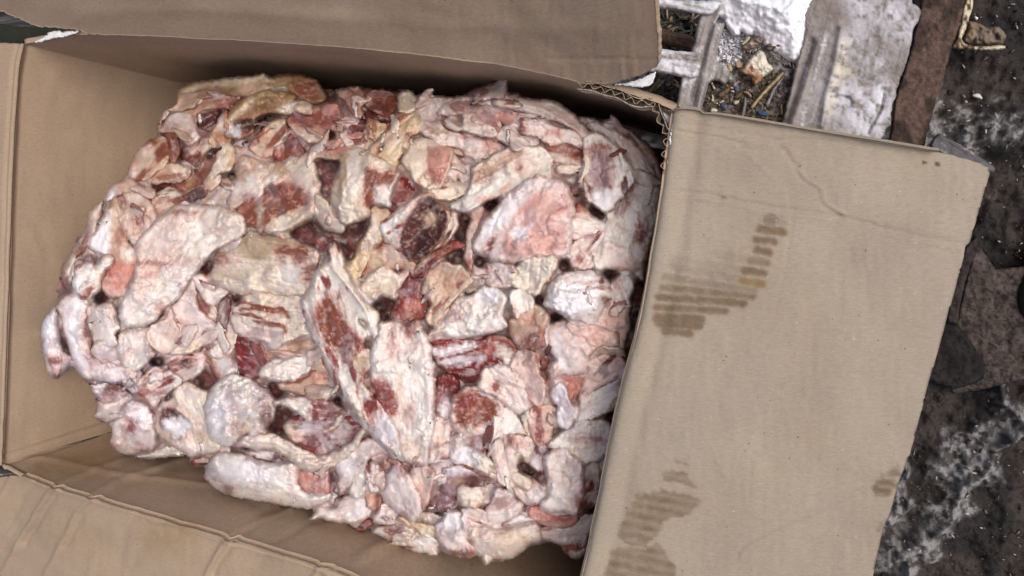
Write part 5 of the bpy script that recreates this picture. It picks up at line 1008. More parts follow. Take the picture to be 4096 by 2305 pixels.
meat('D', RS, 'broad pink white strip with red streaks right of the long rind', 10, 12, 26, 'W', '740,960 758,895 880,875 950,900 1000,885 1042,875 1085,960 1112,1000 1135,1100 1155,1300 1155,1500 1135,1700 1115,1905 1060,1925 950,1905 878,1855 890,1720 800,1600 715,1400 685,1250 698,1080', [('R', '905,920 950,905 1000,890 990,960 960,1010 930,960', .8), ('R', '705,1310 800,1320 860,1400 888,1530 820,1565 740,1450', .9), ('R', '1010,900,14,90', .5), ('T', '900,1340,30,90', .6), ('R', '940,1540 990,1480 1000,1560 960,1640', .5), ('P', '850,1080,130,160', .7), ('R', '850,1030,16,60', .6), ('T', '930,1740 1080,1740 1080,1900 930,1890', .4), ('P', '1090,1250,50,250', .5)], [('880,1715 980,1720 1105,1708', 7, -2.6), ('900,950 880,1150 900,1300', 16, -1.6), ('1050,930 1100,1200 1110,1600', 20, 1.5)], frost=.25, wr=1.1)
meat('D', F_, 'crumpled white scrap left of the long rind strip', 8, 9, 20, 'W', '-120,1250 -60,1170 60,1150 240,1150 275,1195 200,1265 80,1320 -60,1300', [('C', '0,1250,50,30', .4)], frost=.3, wr=1.8, rag=5)
meat('D', F_, 'smooth tan dome tucked left of the long rind strip', 6, 11, 30, 'T', '20,1330 220,1275 260,1170 330,1140 405,1280 440,1375 385,1420 240,1410 100,1395', [('S', '310,1300,50,60', .5), ('K', '370,1360,50,40', .5)], frost=.15, wr=.4)
meat('D', F_, 'pinkish fold running under the crumpled scrap', 5, 8, 22, 'C', '-60,1100 60,1085 200,1110 270,1060 330,1150 280,1210 120,1160', [('B', '180,1090,80,30', .4)], frost=.15)
# --- lower left
meat('E', F_, 'violet frosted lump at the lower left pile edge', 3, 10, 28, 'V', '600,-20 660,60 750,50 880,75 940,150 850,195 740,190 670,120', [('D', '800,100,70,40', .7), ('P', '640,40,60,60', .8), ('F', '700,80,50,40', .6)], frost=.6)
meat('E', F_, 'cream pink lump with a blunt left corner at the lower left', 3, 11, 30, 'P', '650,295 690,240 680,150 760,190 850,185 935,155 905,235 862,305 790,352 715,332', [('K', '720,270,60,50', .6), ('C', '820,260,60,40', .5)], frost=.4)
meat('E', M2, 'violet red oval bump dusted with frost on the left', 5, 9, 22, 'D', '895,60 925,-10 1000,-10 1015,60 1005,135 940,125', [('F', '930,30,40,60', .7)], frost=.5)
meat('E', F_, 'white fluted scallop between the oval bump and the ball', 6, 9, 16, 'W', '1000,90 1045,5 1120,-60 1240,-20 1310,40 1262,95 1170,155 1108,208 1052,165', [('R', '1100,130,60,10', .5), ('R', '1040,60,14,50', .5)], [('1060,40 1140,100', 7, -1.6), ('1100,10 1190,80', 7, -1.6), ('1090,170 1250,90', 9, 1.5)], frost=.25, wr=1.4)
meat('E', F_, 'frosted pink ball with a red spot at the lower left corner', 6, 13, 44, 'P', '785,500 800,430 828,345 880,248 955,185 1045,205 1108,280 1128,400 1118,500 1095,565 985,590 880,578 815,545', [('F', '950,260 1060,250 1080,400 980,330', .7), ('R', '940,385,32,44', .75), ('D', '1060,565,60,30', .8), ('C', '880,490,70,50', .6), ('V', '1070,470,30,60', .6)], frost=.6, dome=6)
meat('E', F_, 'cream lump holding a dark eye like frozen oval', 6, 11, 32, 'K', '1100,300 1180,195 1230,180 1280,100 1350,65 1440,115 1510,170 1500,300 1530,420 1570,530 1480,565 1380,600 1300,560 1200,480 1115,400', [('D', '1150,330 1180,262 1250,248 1310,300 1375,345 1330,430 1280,465 1200,400', .95), ('F', '1185,330 1290,320 1380,345 1330,420 1285,450 1210,400', .9), ('P', '1280,540,150,50', .6), ('T', '1450,440,70,50', .5)], [('1150,330 1190,250 1270,240 1380,340', 14, 2.4), ('1200,350 1300,360', 40, -2)], frost=.2)
meat('E', F_, 'big frosted round lump right of the eye like oval', 8, 14, 46, 'W', '1480,325 1475,225 1520,95 1600,25 1720,-10 1845,55 1935,100 1970,200 1940,335 1858,405 1745,448 1655,510 1558,480 1512,405', [('F', '1500,200 1600,150 1640,300 1560,440 1500,340', .7), ('T', '1740,390,60,40', .7), ('V', '1900,180,60,70', .6), ('D', '1920,330,30,70', .6), ('P', '1760,200,120,90', .5)], [('1480,300 1600,180 1680,20', 12, -4), ('1690,440 1700,300 1800,200 1930,160', 12, -4), ('1700,300 1560,330', 10, -3), ('1800,200 1780,60', 10, -3)], frost=.45, dome=4, wr=2.2, amp=5, rag=7)
meat('E', F_, 'flat white sliver under the lower left edge', 0, 6, 12, 'W', '960,605 1000,558 1200,528 1340,570 1260,596 1100,612', frost=.3)
meat('E', BN, 'small stub with a red end poking out of the lower edge', 0, 8, 16, 'C', '1362,620 1398,588 1500,588 1545,620 1535,660 1430,664 1382,652', [('R', '1362,620 1390,592 1405,650 1380,650', .8)], frost=.1)
meat('E', F_, 'pale strands above the stub in the lower edge', 3, 8, 18, 'T', '1360,450 1470,425 1570,480 1612,545 1545,590 1430,540', [('P', '1400,470,50,30', .5)], frost=.2, wr=2)
meat('E', F_, 'big white snout like lump at the lower edge', 6, 15, 50, 'W', '1465,745 1495,660 1560,590 1640,572 1750,585 1850,618 2000,628 2105,618 2170,690 2158,780 2258,848 2395,858 2350,925 2222,980 2080,960 1900,938 1700,898 1555,838', [('V', '1500,700 1540,650 1640,820 1560,820', .6), ('F', '1760,700,180,80', .6), ('C', '2080,700,70,50', .3), ('G', '1560,650,60,50', .6), ('D', '1640,840,30,30', .5)], [('2000,640 2080,700 2060,760', 8, -1.6), ('2140,680 2180,760 2280,860', 9, -2)], frost=.6, dome=7)
meat('E', RS, 'arched rind strip bridging over the snout like lump', 10, 10, 18, 'K', '1712,505 1745,448 1850,425 1980,425 2082,476 2182,536 2285,586 2380,566 2520,490 2620,380 2645,395 2560,520 2462,625 2372,676 2222,696 2138,656 2058,596 1958,546 1828,536', [('P', '1900,470,170,40', .5), ('C', '2250,650,130,30', .5)], [('1760,480 1960,480 2150,590 2300,640 2480,560', 14, 1.8)], frost=.3, wr=.8)
meat('E', M2, 'violet red meat below the arched rind strip', 3, 9, 22, 'D', '1730,540 1850,540 1970,555 2060,610 2130,660 2050,660 1900,620 1780,610', [('F', '1900,580,60,30', .6), ('P', '1800,570,70,25', .6)], frost=.4)
meat('F', M2, 'hollow of violet red meat above the arched rind strip', 5, 8, 26, 'R', '60,340 150,280 260,240 420,260 540,280 640,370 560,480 440,560 330,580 200,540 90,460', [('V', '300,430,140,90', .5), ('K', '60,400,80,70', .7), ('F', '230,380,60,40', .6), ('P', '480,420,70,70', .6), ('C', '120,450,80,60', .7)], [('200,380 340,440 480,420', 50, -4)], frost=.4)
meat('F', F_, 'small cream curl in the violet red hollow', 8, 5, 10, 'K', '365,400 430,355 440,320 478,275 492,300 482,335 432,382', frost=.05)
meat('F', F_, 'white block with a red muscle end', 7, 9, 16, 'W', '50,190 120,165 260,160 350,145 385,185 440,195 500,230 540,280 420,300 400,285 270,335 220,315 145,235', [('R', '270,175 340,160 350,200 420,200 500,240 500,280 420,290 330,300 275,320', .9), ('N', '460,240,40,40', .6)], frost=.2)
meat('F', M2, 'salmon pink lump beside the snout like lump', 7, 10, 28, 'S', '175,765 185,700 330,675 388,665 400,780 395,855 330,858 215,818', [('C', '270,790,90,40', .5)], frost=.35)
meat('F', M2, 'dark frosted gap meat right of the salmon lump', 2, 8, 20, 'D', '390,700 470,650 560,640 560,760 500,860 420,940 380,860', [('V', '450,740,50,80', .7)], frost=.5)
meat('F', F_, 'frosted saddle under the lower end of the long rind', 7, 10, 30, 'P', '440,600 560,520 680,440 780,480 880,580 860,620 780,560 700,600 640,700 560,760 480,840 470,700', [('F', '520,640,80,70', .7), ('C', '760,530,60,40', .5), ('D', '620,620,40,30', .6), ('D', '830,590,30,40', .6)], frost=.5)
# --- bottom
meat('F', F_, 'broad pinkish white slab at the bottom edge', 5, 11, 30, 'P', '225,1045 285,955 350,930 405,955 470,900 560,890 640,850 665,760 705,800 705,940 650,1030 570,1080 450,1070 340,1050', [('D', '430,910,70,50', .7), ('F', '560,950 650,880 640,1000 520,1020', .6), ('K', '280,1010,50,40', .6), ('S', '480,1010,30,30', .4)], [('480,900 440,960 390,980', 14, 2.4)], frost=.5)
meat('F', F_, 'pale white knuckle left of the salmon strip', 8, 8, 18, 'W', '540,860 560,760 600,710 650,715 665,760 640,850 600,900', frost=.4)
meat('F', M2, 'salmon strip below a white rib tip', 7, 7, 14, 'S', '655,935 665,830 750,840 758,925 705,970 668,965', [('T', '700,900,40,40', .5)], frost=.1)
meat('F', BN, 'white rib tip right of the frosted saddle', 8, 8, 14, 'W', '655,665 720,630 745,730 745,840 690,840 665,760', frost=.2)
meat('F', M2, 'reddish layers below the cracked end of the broad strip', 4, 9, 22, 'C', '680,560 760,540 870,590 880,640 830,740 790,840 750,830 740,730 720,640', [('D', '760,640,40,50', .8), ('V', '820,570,40,40', .6)], frost=.3)
meat('F', F_, 'pinkish white teardrop in the lower middle', 8, 12, 34, 'P', '785,850 818,740 880,635 935,655 1005,760 1055,850 1065,960 1005,1065 940,1025 855,950', [('W', '900,850,80,80', .5), ('S', '840,870,40,30', .3), ('R', '930,680,30,40', .6)], [('860,900 960,970 1010,1040', 10, -1)], frost=.3, wr=.6, dome=3)
meat('F', F_, 'wrinkled tan cream lump right of the teardrop', 7, 10, 26, 'C', '985,740 1015,655 1115,655 1165,700 1150,800 1120,900 1060,970 1048,880 1008,800', [('K', '1090,720,60,50', .6), ('R', '1130,690,30,20', .4)], frost=.25, wr=1.4)
meat('F', M2, 'violet dark frosted meat between wrinkled lump and cream shreds', 4, 9, 22, 'D', '1100,970 1140,850 1200,780 1320,840 1330,900 1290,970 1180,1000', [('V', '1200,900,90,50', .6)], frost=.6)
meat('F', F_, 'pinkish lump at the bottom below the teardrop', 5, 10, 28, 'P', '710,1055 735,960 790,915 865,960 915,1030 885,1080 760,1090', frost=.4)
meat('F', M2, 'small red scraps hanging off the bottom edge', 2, 7, 16, 'R', '530,1115 600,1078 685,1065 668,1125 590,1140', [('K', '560,1110,30,14', .5)], frost=.2)
meat('F', F_, 'white hollow shell with a red oval patch near the bottom', 6, 10, 22, 'W', '680,1130 740,1095 820,1085 910,1060 1020,1120 985,1175 912,1230 820,1200 725,1165', [('R', '805,1105 860,1095 935,1110 915,1195 850,1175', .85), ('K', '960,1120,50,40', .5)], frost=.25)
meat('F', BN, 'yellow rib bone between the two bottom shells', 7, 7, 14, 'Y', '890,1040 930,1015 1060,1075 1155,1095 1158,1150 1092,1165 1020,1115 955,1092', [('W', '1100,1150,50,25', .7)], frost=.05)
meat('F', F_, 'long white strip along the bottom edge', 3, 10, 26, 'W', '765,1225 900,1170 1080,1168 1165,1190 1196,1295 1120,1308 1000,1278 880,1248', [('C', '1130,1270,40,25', .4)], frost=.35)
meat('F', F_, 'cream crumbs around the yellow rib', 3, 8, 20, 'K', '1040,1010 1120,990 1230,1000 1190,1080 1160,1180 1050,1170', [('R', '1040,1150,30,20', .6), ('P', '1120,1040,50,30', .5)], frost=.25, rag=6, wr=1.6)
meat('F', F_, 'frosted pink violet lump with a dark red base at the bottom', 6, 12, 34, 'P', '1160,1110 1215,1025 1270,980 1340,1010 1410,1060 1395,1170 1458,1260 1415,1330 1280,1320 1195,1255', [('D', '1200,1240 1280,1270 1400,1260 1430,1320 1280,1315', .8), ('F', '1280,1060,90,60', .7), ('V', '1220,1130,50,60', .5), ('R', '1440,1260,30,30', .5)], frost=.6)
meat('F', F_, 'large smooth tan cream lump at the bottom right', 6, 14, 44, 'K', '1385,1180 1400,1075 1500,1085 1640,1108 1780,1055 1900,1050 1930,1180 1855,1230 1785,1298 1700,1340 1580,1342 1480,1300', [('T', '1700,1200,160,90', .5), ('C', '1480,1130,80,40', .5), ('R', '1410,1220,30,30', .6)], frost=.2, wr=.5, dome=6)
meat('F', F_, 'white pointed tip at the lowest point of the pile', 6, 9, 18, 'W', '1475,1295 1520,1215 1605,1225 1608,1300 1565,1375 1505,1380', frost=.25)
meat('F', F_, 'white flaky back of the lower right folds', 3, 9, 24, 'P', '1900,1150 1960,1070 2160,1080 2260,1000 2330,1080 2200,1230 2080,1240', [('R', '1960,1090,60,30', .6), ('W', '2050,1190,80,40', .5)], frost=.2, wr=1.5)
meat('F', F_, 'pale crumpled bit under the flap at the lower right', 1, 9, 24, 'W', '2080,1230 2180,1180 2280,1120 2260,1290 2180,1330 2100,1290', frost=.2, wr=1.6)
# --- lower right
meat('F', F_, 'cream ring of fat around a reddish core', 7, 11, 22, 'P', '1270,280 1300,145 1400,75 1570,110 1660,240 1600,335 1490,405 1430,430 1320,385', [('B', '1310,230 1345,140 1430,110 1540,155 1605,235 1580,325 1490,350 1430,400 1345,365', .95), ('R', '1400,190,60,50', .6), ('K', '1420,390,40,20', .8)], frost=.3)
meat('F', F_, 'white cloth like fold right of the reddish core', 8, 8, 14, 'W', '1535,585 1560,420 1600,265 1700,245 1805,395 1825,415 1750,425 1640,435 1585,505', [('V', '1540,420,30,90', .7), ('P', '1700,330,50,50', .4)], [('1600,300 1570,470', 10, 1.6)], frost=.35)
meat('F', M2, 'frosted red streak between reddish core and cloth like fold', 5, 8, 18, 'R', '1440,520 1490,350 1590,320 1580,440 1540,580 1480,600', [('F', '1470,420,30,90', .6)], frost=.5)
meat('F', F_, 'tan bent slice with a red stripe', 6, 9, 18, 'C', '1855,440 1830,330 1840,240 1900,205 2005,225 2038,290 1985,425 1940,490 1895,490', [('R', '1895,300 1925,280 1935,450 1900,470', .8), ('T', '1980,280,40,70', .5)], frost=.2)
meat('F', F_, 'cream slice leaning left of the tan bent slice', 6, 8, 18, 'K', '1790,290 1830,240 1860,330 1880,440 1830,420 1800,360', frost=.2)
meat('F', F_, 'white fluted fan near the flap at the lower right', 7, 9, 18, 'W', '1980,500 2080,415 2140,375 2240,305 2405,325 2440,400 2420,525 2305,612 2180,590 2100,540', [('K', '2130,560,60,40', .6), ('V', '2180,420,60,60', .4), ('R', '2330,465,34,10', .8), ('T', '2310,520,60,40', .4)], [('2200,360 2180,560', 8, -1.8), ('2270,340 2260,580', 8, -1.8), ('2330,340 2340,560', 8, -1.6), ('2120,420 2130,540', 8, -1.6)], frost=.3, wr=1.4)
meat('F', M2, 'dark red piece left of the white fluted fan', 5, 8, 16, 'R', '1845,610 1895,510 1975,495 1998,590 1965,690 1900,700', [('F', '1890,630,50,50', .6), ('V', '1880,600,50,40', .4)], frost=.5)
meat('F', F_, 'big pinkish white chunk beside the flap at the lower right', 8, 13, 32, 'P', '1960,650 1992,545 2100,525 2180,585 2225,650 2240,760 2230,905 2195,1010 2100,1000 1950,985 1912,930 1955,880 1975,800', [('R', '2190,880 2230,820 2225,960 2190,1000', .7), ('V', '2160,680,60,90', .4), ('W', '2030,880,90,90', .6), ('T', '2120,760,40,90', .3)], [('1970,690 2090,710 2150,800', 9, -1.6)], frost=.35, wr=.5)
meat('F', M2, 'salmon lip below the big pinkish white chunk', 6, 9, 18, 'S', '1850,990 1910,960 1955,990 2090,1005 2200,1005 2188,1065 2135,1100 2000,1090 1900,1050', [('R', '2060,1040,80,24', .5), ('K', '2000,1085,100,12', .6)], frost=.1)
meat('F', F_, 'dark gap lining behind the pinkish white chunk', 2, 8, 20, 'C', '2200,620 2280,600 2380,600 2360,800 2290,960 2210,1000 2240,800', [('D', '2260,900,50,70', .7), ('W', '2290,640,80,40', .6)], frost=.2)
meat('F', F_, 'long pinkish ribbon fold in the lower right middle', 8, 9, 16, 'P', '1550,530 1595,440 1645,465 1668,560 1705,700 1728,795 1620,775 1592,700 1572,600', [('C', '1620,600,30,90', .4)], [('1600,470 1610,600 1650,740', 10, 2)], frost=.25)
meat('F', F_, 'cream folds with brown spots right of the ribbon fold', 7, 9, 18, 'K', '1640,445 1720,415 1845,428 1890,500 1865,570 1825,610 1765,570 1752,690 1860,760 1838,810 1740,765 1685,640', [('B', '1710,460,30,40', .8), ('S', '1790,500,50,30', .7), ('P', '1720,640,40,80', .5)], frost=.25, wr=1.4)
meat('F', F_, 'pink violet seam right of the ribbon fold', 5, 8, 20, 'P', '1690,660 1760,700 1860,760 1960,800 1960,880 1910,930 1800,930 1760,860', [('D', '1740,740,40,60', .6), ('F', '1900,850,50,60', .6), ('B', '1900,810,40,40', .5)], frost=.45)
meat('F', F_, 'icy grey white clot in the lower right middle', 7, 9, 28, 'G', '1270,570 1330,500 1425,530 1510,575 1600,650 1612,745 1500,730 1385,670 1290,640', [('F', '1360,560,90,60', .9), ('K', '1530,690,60,40', .4)], frost=.7)
meat('F', M2, 'slate dark frosted pocket below the icy clot', 5, 8, 24, 'V', '1210,720 1250,670 1380,660 1500,725 1610,745 1600,800 1500,815 1380,790 1300,850 1220,820', [('N', '1450,760,120,35', .7), ('T', '1320,760,40,60', .6), ('F', '1330,680,80,30', .7)], frost=.6, tone2='D')
meat('F', F_, 'cream shredded fat under the slate pocket', 7, 9, 20, 'K', '1320,865 1355,800 1480,815 1605,805 1620,865 1565,918 1480,950 1355,940', [('T', '1560,850,50,40', .6)], frost=.15, rag=7, wr=2)
meat('F', F_, 'pink rosette swirl below the ribbon fold', 8, 10, 22, 'P', '1545,1025 1555,915 1615,815 1705,835 1758,900 1800,940 1745,1008 1650,1050 1580,1068', [('R', '1650,930,60,34', .45), ('W', '1640,1010,90,30', .5)], [('1590,920 1660,880 1730,920 1660,960', 10, -1.8), ('1560,1000 1700,990', 9, 1.6)], frost=.3)
meat('F', F_, 'pale pink bulge left of the rosette swirl', 6, 11, 30, 'P', '1345,950 1480,950 1570,985 1570,1075 1450,1085 1375,1020', [('C', '1500,1000,60,40', .4)], frost=.3, wr=.5)
meat('F', F_, 'pinkish frosted ridge right of the rosette swirl', 5, 9, 26, 'V', '1640,1090 1700,1040 1790,990 1900,930 1960,980 1900,1060 1780,1070', [('F', '1760,1020,80,40', .8)], frost=.7, tone2='P')
meat('F', M2, 'frosted violet meat left of the reddish core', 4, 9, 24, 'R', '1155,120 1180,0 1330,10 1330,120 1280,260 1300,380 1240,440 1150,400 1140,240', [('V', '1220,180,60,90', .6), ('F', '1250,240,50,60', .6), ('T', '1180,400,50,60', .8)], frost=.6)
meat('F', F_, 'smooth pale tan bulge right of the broad strip lower half', 5, 10, 30, 'C', '1130,330 1220,310 1260,380 1250,470 1180,530 1120,510', [('K', '1190,430,50,60', .5)], frost=.25, wr=.4)
meat('F', F_, 'white and pink crumbs right of the broad strip end', 6, 9, 20, 'W', '1110,560 1200,520 1290,440 1350,400 1370,470 1320,560 1270,600 1200,620 1120,620', [('T', '1150,550,40,20', .6), ('V', '1230,590,40,25', .6), ('B', '1250,600,20,14', .7)], frost=.4, rag=6, wr=1.6)
meat('F', F_, 'pink violet mound below the crumbs', 5, 10, 28, 'P', '1110,640 1200,620 1280,640 1250,700 1220,760 1160,760 1120,700', [('D', '1170,650,40,30', .5)], frost=.5)
# small shreds wedged in the gaps (joined: too many and too small to count)
def blur(A, k):
    for _ in range(k):
        A = (A + np.roll(A, 1, 0) + np.roll(A, -1, 0) + np.roll(A, 1, 1) + np.roll(A, -1, 1)) / 5
    return A
def shreds(n, seed):
    rs = np.random.RandomState(seed); Vs = []; Fs = []; Cs = []; Fr = []; b = 0; k = 0
    pal_ = ['R', 'D', 'D', 'B', 'C', 'R', 'B', 'V', 'K', 'D', 'R', 'S']
    while k < n:
        p = OUT.min(0) + rs.rand(2) * (OUT.max(0) - OUT.min(0))
        if sdf(np.array([p[0]]), np.array([p[1]]), OUT)[0] < 40: continue
        k += 1; a0 = rs.rand() * 6.28; L = 18 + 34 * rs.rand(); Wd = L * (.35 + .4 * rs.rand()); m = 7
        t = np.linspace(0, 2 * math.pi, m, endpoint=False) + rs.rand(m) * .5; rr = .7 + .5 * rs.rand(m)
        x = np.cos(t) * L * rr; y = np.sin(t) * Wd * rr
        poly = np.stack([p[0] + x * math.cos(a0) - y * math.sin(a0), p[1] + x * math.sin(a0) + y * math.cos(a0)], -1)
        lv = -.030 + .014 * rs.rand(); tn = (rs.rand(2) - .5) * .00016
        d = pillow(poly, lambda u, v: pile(u, v) + lv + tn[0] * (u - p[0]) + tn[1] * (v - p[1]), .004, 9, 6.0, 2.5, 16, seed + k, hfun=lambda u, v, s, pr: (fbm(u / 18, v / 18, k, 3) - .5) * .004 * pr)
        if d is None: continue
        cc = TONE[pal_[rs.randint(len(pal_))]] * (.75 + .5 * fbm(d['u'] / 12, d['v'] / 12, k, 3))[:, None]
        Vs.append(d['V']); Fs.append(np.concatenate([d['ft'], d['fb']]) + b); Cs.append(full(cc, d)); Fr.append(np.full(len(d['V']), .2 * rs.rand())); b += len(d['V'])
    V = np.concatenate(Vs); o0 = V.mean(0)
    tag(link('meat_shreds', make_mesh('meat_shreds', V - o0, np.concatenate(Fs), np.concatenate(Cs), np.concatenate(Fr), MAT_FAT), None, o0), 'small shreds of meat and fat filling the gaps between the trimmings', None, None, 'stuff')


shreds(420, 300)

def samp(A, u, v):
    x = np.clip(u / HS - .5, 0, A.shape[0] - 1.01); y = np.clip(v / HS - .5, 0, A.shape[1] - 1.01); i = x.astype(int); j = y.astype(int); fx = x - i; fy = y - j
    return A[i, j] * (1 - fx) * (1 - fy) + A[i + 1, j] * fx * (1 - fy) + A[i, j + 1] * (1 - fx) * fy + A[i + 1, j + 1] * fx * fy

def flaps():
    """loose layers that belong to the larger trimmings and lie folded on them, one edge standing up"""
    H0 = np.where(HM > 0, HM, RIM - .07); Hb = blur(H0, 14)
    for (o, o0, poly, c0, ext, ax, tone, seed, lvl, npt) in PIECES:
        rs = np.random.RandomState(seed + 5); area = ext[0] * ext[1]
        if min(ext) < 75 or tone in 'NF' or lvl > 6 or npt > 3 or rs.rand() < .35: continue
        n = 1 if area < 40000 else 2
        for q in range(n):
            for _ in range(12):
                p = c0 + (rs.rand(2) - .5) * ext * .9
                if sdf(np.array([p[0]]), np.array([p[1]]), poly)[0] > 8 and HP[int(p[0] / HS), int(p[1] / HS)] * 3 + 100 == seed: break
            else: continue
            L = min(95, .34 * max(ext)) * (.6 + .6 * rs.rand()); Wd = L * (.28 + .4 * rs.rand()); m = 9
            a0 = math.atan2(ax[1], ax[0]) + rs.normal() * .5
            t = np.linspace(0, 2 * math.pi, m, endpoint=False) + rs.rand(m) * .5; rr = .6 + .65 * rs.rand(m)
            e1 = np.array([math.cos(a0), math.sin(a0)]); e2 = np.array([-e1[1], e1[0]])
            pl = p + np.cos(t)[:, None] * L * rr[:, None] * e1 + np.sin(t)[:, None] * Wd * rr[:, None] * e2
            sg = rs.choice([-1, 1]); rise = rs.uniform(.0015, .0045); cu = rs.uniform(-.002, .003)
            def zf(u, v):
                kb = ((u - p[0]) * e2[0] + (v - p[1]) * e2[1]) / Wd; ka = ((u - p[0]) * e1[0] + (v - p[1]) * e1[1]) / L
                return samp(Hb, u, v) + .0002 + rise * (sg * kb + .1) + cu * ka * ka
            sd_ = seed + 700 + q * 31
            d = pillow(pl, zf, .0032, 12, 4.6, 3, 30, sd_, rag2=1.0, thb=.0022, hfun=lambda u, v, s, pr: ((fbm(u / 40, v / 40, sd_, 3) - .5) * .006 + (fbm(u / 14, v / 14, sd_ + 1, 2) - .5) * .0016) * pr)
            if d is None: continue
            u, v = d['u'], d['v']; a = (u - p[0]) * e1[0] + (v - p[1]) * e1[1]; b = (u - p[0]) * e2[0] + (v - p[1]) * e2[1]
            tn = tone if rs.rand() < .75 else 'WKPC'[rs.randint(4)]
            own = TONE[tn]; m1 = sstep(.42, .66, fbm(u / 60, v / 60, sd_ + 2, 3))[:, None]
            c = own * (1 - .5 * m1) + TONE['W' if tn in 'CTSRBDV' else 'C'] * .5 * m1 if tn not in 'RBD' else own * (.65 + .8 * fbm(a / 50, b / 6, sd_ + 3, 3))[:, None]
            gr = fbm(a / 80, b / 5, sd_ + 4, 3); c = c * (1 - .25 * sstep(.5, .75, gr))[:, None]
            if tn not in 'RBD' and rs.rand() < .4:
                sk = sstep(.58, .66, fbm(a / 90, b / 26, sd_ + 5, 3) + (fbm(a / 20, b / 5, sd_ + 6, 2) - .5) * .16)[:, None] * .9
                c = c * (1 - sk) + TONE['RB'[seed % 2]] * (.7 + .7 * fbm(a / 40, b / 6, sd_ + 7, 3))[:, None] * sk
            bu = np.exp(-((u - 900) / 680) ** 2 - ((v - 520) / 400) ** 2) * sstep(.36, .58, fbm(u / 75, v / 75, 400, 4))
            c = c * (1 - bu[:, None] * np.array([.34, .5, .62]))
            eg = (np.exp(-(d['s'] / 9) ** 2) * sstep(.48, .6, fbm(u / 36, v / 36, sd_ + 8, 3)))[:, None] * .6
            c = c * (1 - eg) + lin(160, 96, 76) * eg
            k0 = d['V'].mean(0)
            link('fat_flap' if tn not in 'RBD' else 'lean_flap', make_mesh('fat_flap', d['V'] - k0, np.concatenate([d['ft'], d['fb']]), full(np.clip(c, .01, .86), d), full(np.full(len(u), .15), d), MAT_FAT), o, k0 - o0)
            note(u, v, d['V'][:len(u), 2], c)
flaps()

def bridging():
    """soft fat and rime that fuses neighbouring trimmings: fills the narrow joints between them, leaves the wide pits open"""
    H0 = np.where(HM > 0, HM, RIM - .14)
    def ext_(A, k, f):
        for _ in range(k):
            A = f(f(f(A, np.roll(A, 1, 0)), f(np.roll(A, -1, 0), np.roll(A, 1, 1))), np.roll(A, -1, 1))
        return A
    Cl = ext_(ext_(H0, 2, np.maximum), 2, np.minimum)
    i, j = np.meshgrid(np.arange(HM.shape[0]), np.arange(HM.shape[1]), indexing='ij'); u = (i + .5) * HS; v = (j + .5) * HS
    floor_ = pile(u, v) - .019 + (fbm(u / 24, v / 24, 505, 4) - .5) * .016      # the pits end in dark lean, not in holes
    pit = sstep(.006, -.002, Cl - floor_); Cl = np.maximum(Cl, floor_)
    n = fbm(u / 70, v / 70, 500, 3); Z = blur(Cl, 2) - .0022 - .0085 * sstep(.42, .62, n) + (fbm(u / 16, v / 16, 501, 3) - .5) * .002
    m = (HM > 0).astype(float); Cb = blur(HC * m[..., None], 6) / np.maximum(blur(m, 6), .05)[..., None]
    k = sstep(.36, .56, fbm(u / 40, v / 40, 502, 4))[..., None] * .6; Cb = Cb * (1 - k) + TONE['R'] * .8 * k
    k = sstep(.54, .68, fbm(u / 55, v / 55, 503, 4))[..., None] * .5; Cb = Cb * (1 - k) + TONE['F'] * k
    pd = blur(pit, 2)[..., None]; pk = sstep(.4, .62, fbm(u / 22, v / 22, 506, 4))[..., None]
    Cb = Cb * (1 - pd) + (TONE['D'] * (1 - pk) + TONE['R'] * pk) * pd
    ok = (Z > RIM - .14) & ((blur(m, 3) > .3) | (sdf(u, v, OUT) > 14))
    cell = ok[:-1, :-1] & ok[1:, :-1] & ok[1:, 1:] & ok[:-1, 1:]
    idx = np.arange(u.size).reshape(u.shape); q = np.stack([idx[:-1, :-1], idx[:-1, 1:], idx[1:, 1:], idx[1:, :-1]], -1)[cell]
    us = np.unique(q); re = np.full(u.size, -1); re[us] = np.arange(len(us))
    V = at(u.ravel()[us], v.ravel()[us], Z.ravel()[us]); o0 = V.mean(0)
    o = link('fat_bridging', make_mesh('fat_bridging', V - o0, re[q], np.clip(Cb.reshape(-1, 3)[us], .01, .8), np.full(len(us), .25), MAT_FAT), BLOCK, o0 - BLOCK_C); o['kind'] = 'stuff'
bridging()

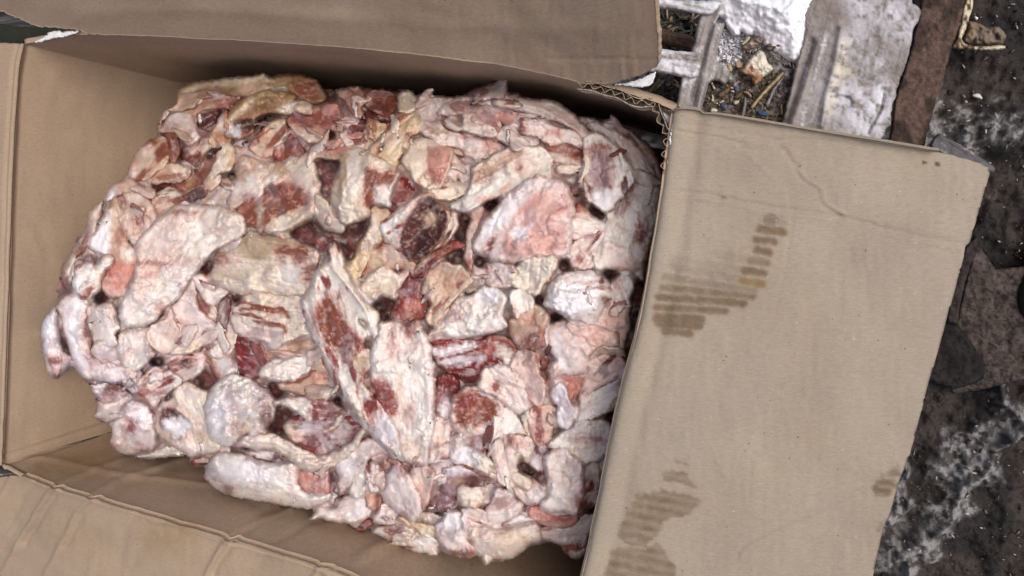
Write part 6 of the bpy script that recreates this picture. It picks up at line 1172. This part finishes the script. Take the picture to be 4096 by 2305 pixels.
def drape(n, seed):
    """thin torn tatters lying over the edges of the larger pieces"""
    rs = np.random.RandomState(seed); Vs = []; Fs = []; Cs = []; Fr = []; b = 0; k = 0
    H0 = np.where(HM > 0, HM, np.nan); fill = np.where(np.isnan(H0), RIM - .07, H0); Hb = blur(fill, 5); Cb = HC
    gx_, gy_ = np.gradient(blur(fill, 2)); steep = np.hypot(gx_, gy_)
    cand = np.argwhere((HM > 0) & (steep > .0012)); 
    def samp_(A, u, v):
        x = np.clip(u / HS - .5, 0, A.shape[0] - 1.01); y = np.clip(v / HS - .5, 0, A.shape[1] - 1.01); i = x.astype(int); j = y.astype(int); fx = x - i; fy = y - j
        return A[i, j] * (1 - fx) * (1 - fy) + A[i + 1, j] * fx * (1 - fy) + A[i, j + 1] * (1 - fx) * fy + A[i + 1, j + 1] * fx * fy
    while k < n:
        ci = cand[rs.randint(len(cand))]; p = (ci + rs.rand(2)) * HS
        if sdf(np.array([p[0]]), np.array([p[1]]), OUT)[0] < 22: k += 1; continue
        k += 1; L = 14 + 38 * rs.rand() ** 1.6; Wd = L * (.18 + .25 * rs.rand()); m = 8
        a0 = math.atan2(gy_[ci[0], ci[1]], gx_[ci[0], ci[1]]) + (math.pi / 2 if rs.rand() < .6 else 0) + (rs.rand() - .5)
        t = np.linspace(0, 2 * math.pi, m, endpoint=False) + rs.rand(m) * .6; rr = .55 + .75 * rs.rand(m)
        x = np.cos(t) * L * rr; y = np.sin(t) * Wd * rr
        poly = np.stack([p[0] + x * math.cos(a0) - y * math.sin(a0), p[1] + x * math.sin(a0) + y * math.cos(a0)], -1)
        up = .0004 + .0022 * rs.rand(); tn = (rs.rand(2) - .5) * .00008
        d = pillow(poly, lambda u, v: samp(Hb, u, v) + up + tn[0] * (u - p[0]) + tn[1] * (v - p[1]), .0016, 5, 4.5, 3.0, 14, seed + k, rag2=.6, hfun=lambda u, v, s, pr: (fbm(u / 14, v / 14, k, 3) - .5) * .003 * pr)
        if d is None: continue
        own = Cb[ci[0], ci[1]]; q = rs.rand()
        base = own if q < .35 else TONE[['W', 'P', 'K', 'R', 'C', 'S', 'W', 'K', 'B'][rs.randint(9)]]
        cc = base * (.8 + .4 * fbm(d['u'] / 10, d['v'] / 10, k, 3))[:, None]
        Vs.append(d['V']); Fs.append(np.concatenate([d['ft'], d['fb']]) + b); Cs.append(full(np.clip(cc, 0, .85), d)); Fr.append(np.full(len(d['V']), .35 * rs.rand())); b += len(d['V'])
    V = np.concatenate(Vs); o0 = V.mean(0)
    tag(link('meat_tatters', make_mesh('meat_tatters', V - o0, np.concatenate(Fs), np.concatenate(Cs), np.concatenate(Fr), MAT_FAT), None, o0), 'thin torn tatters of fat lying over the edges of the trimmings', None, None, 'stuff')
drape(70, 900)
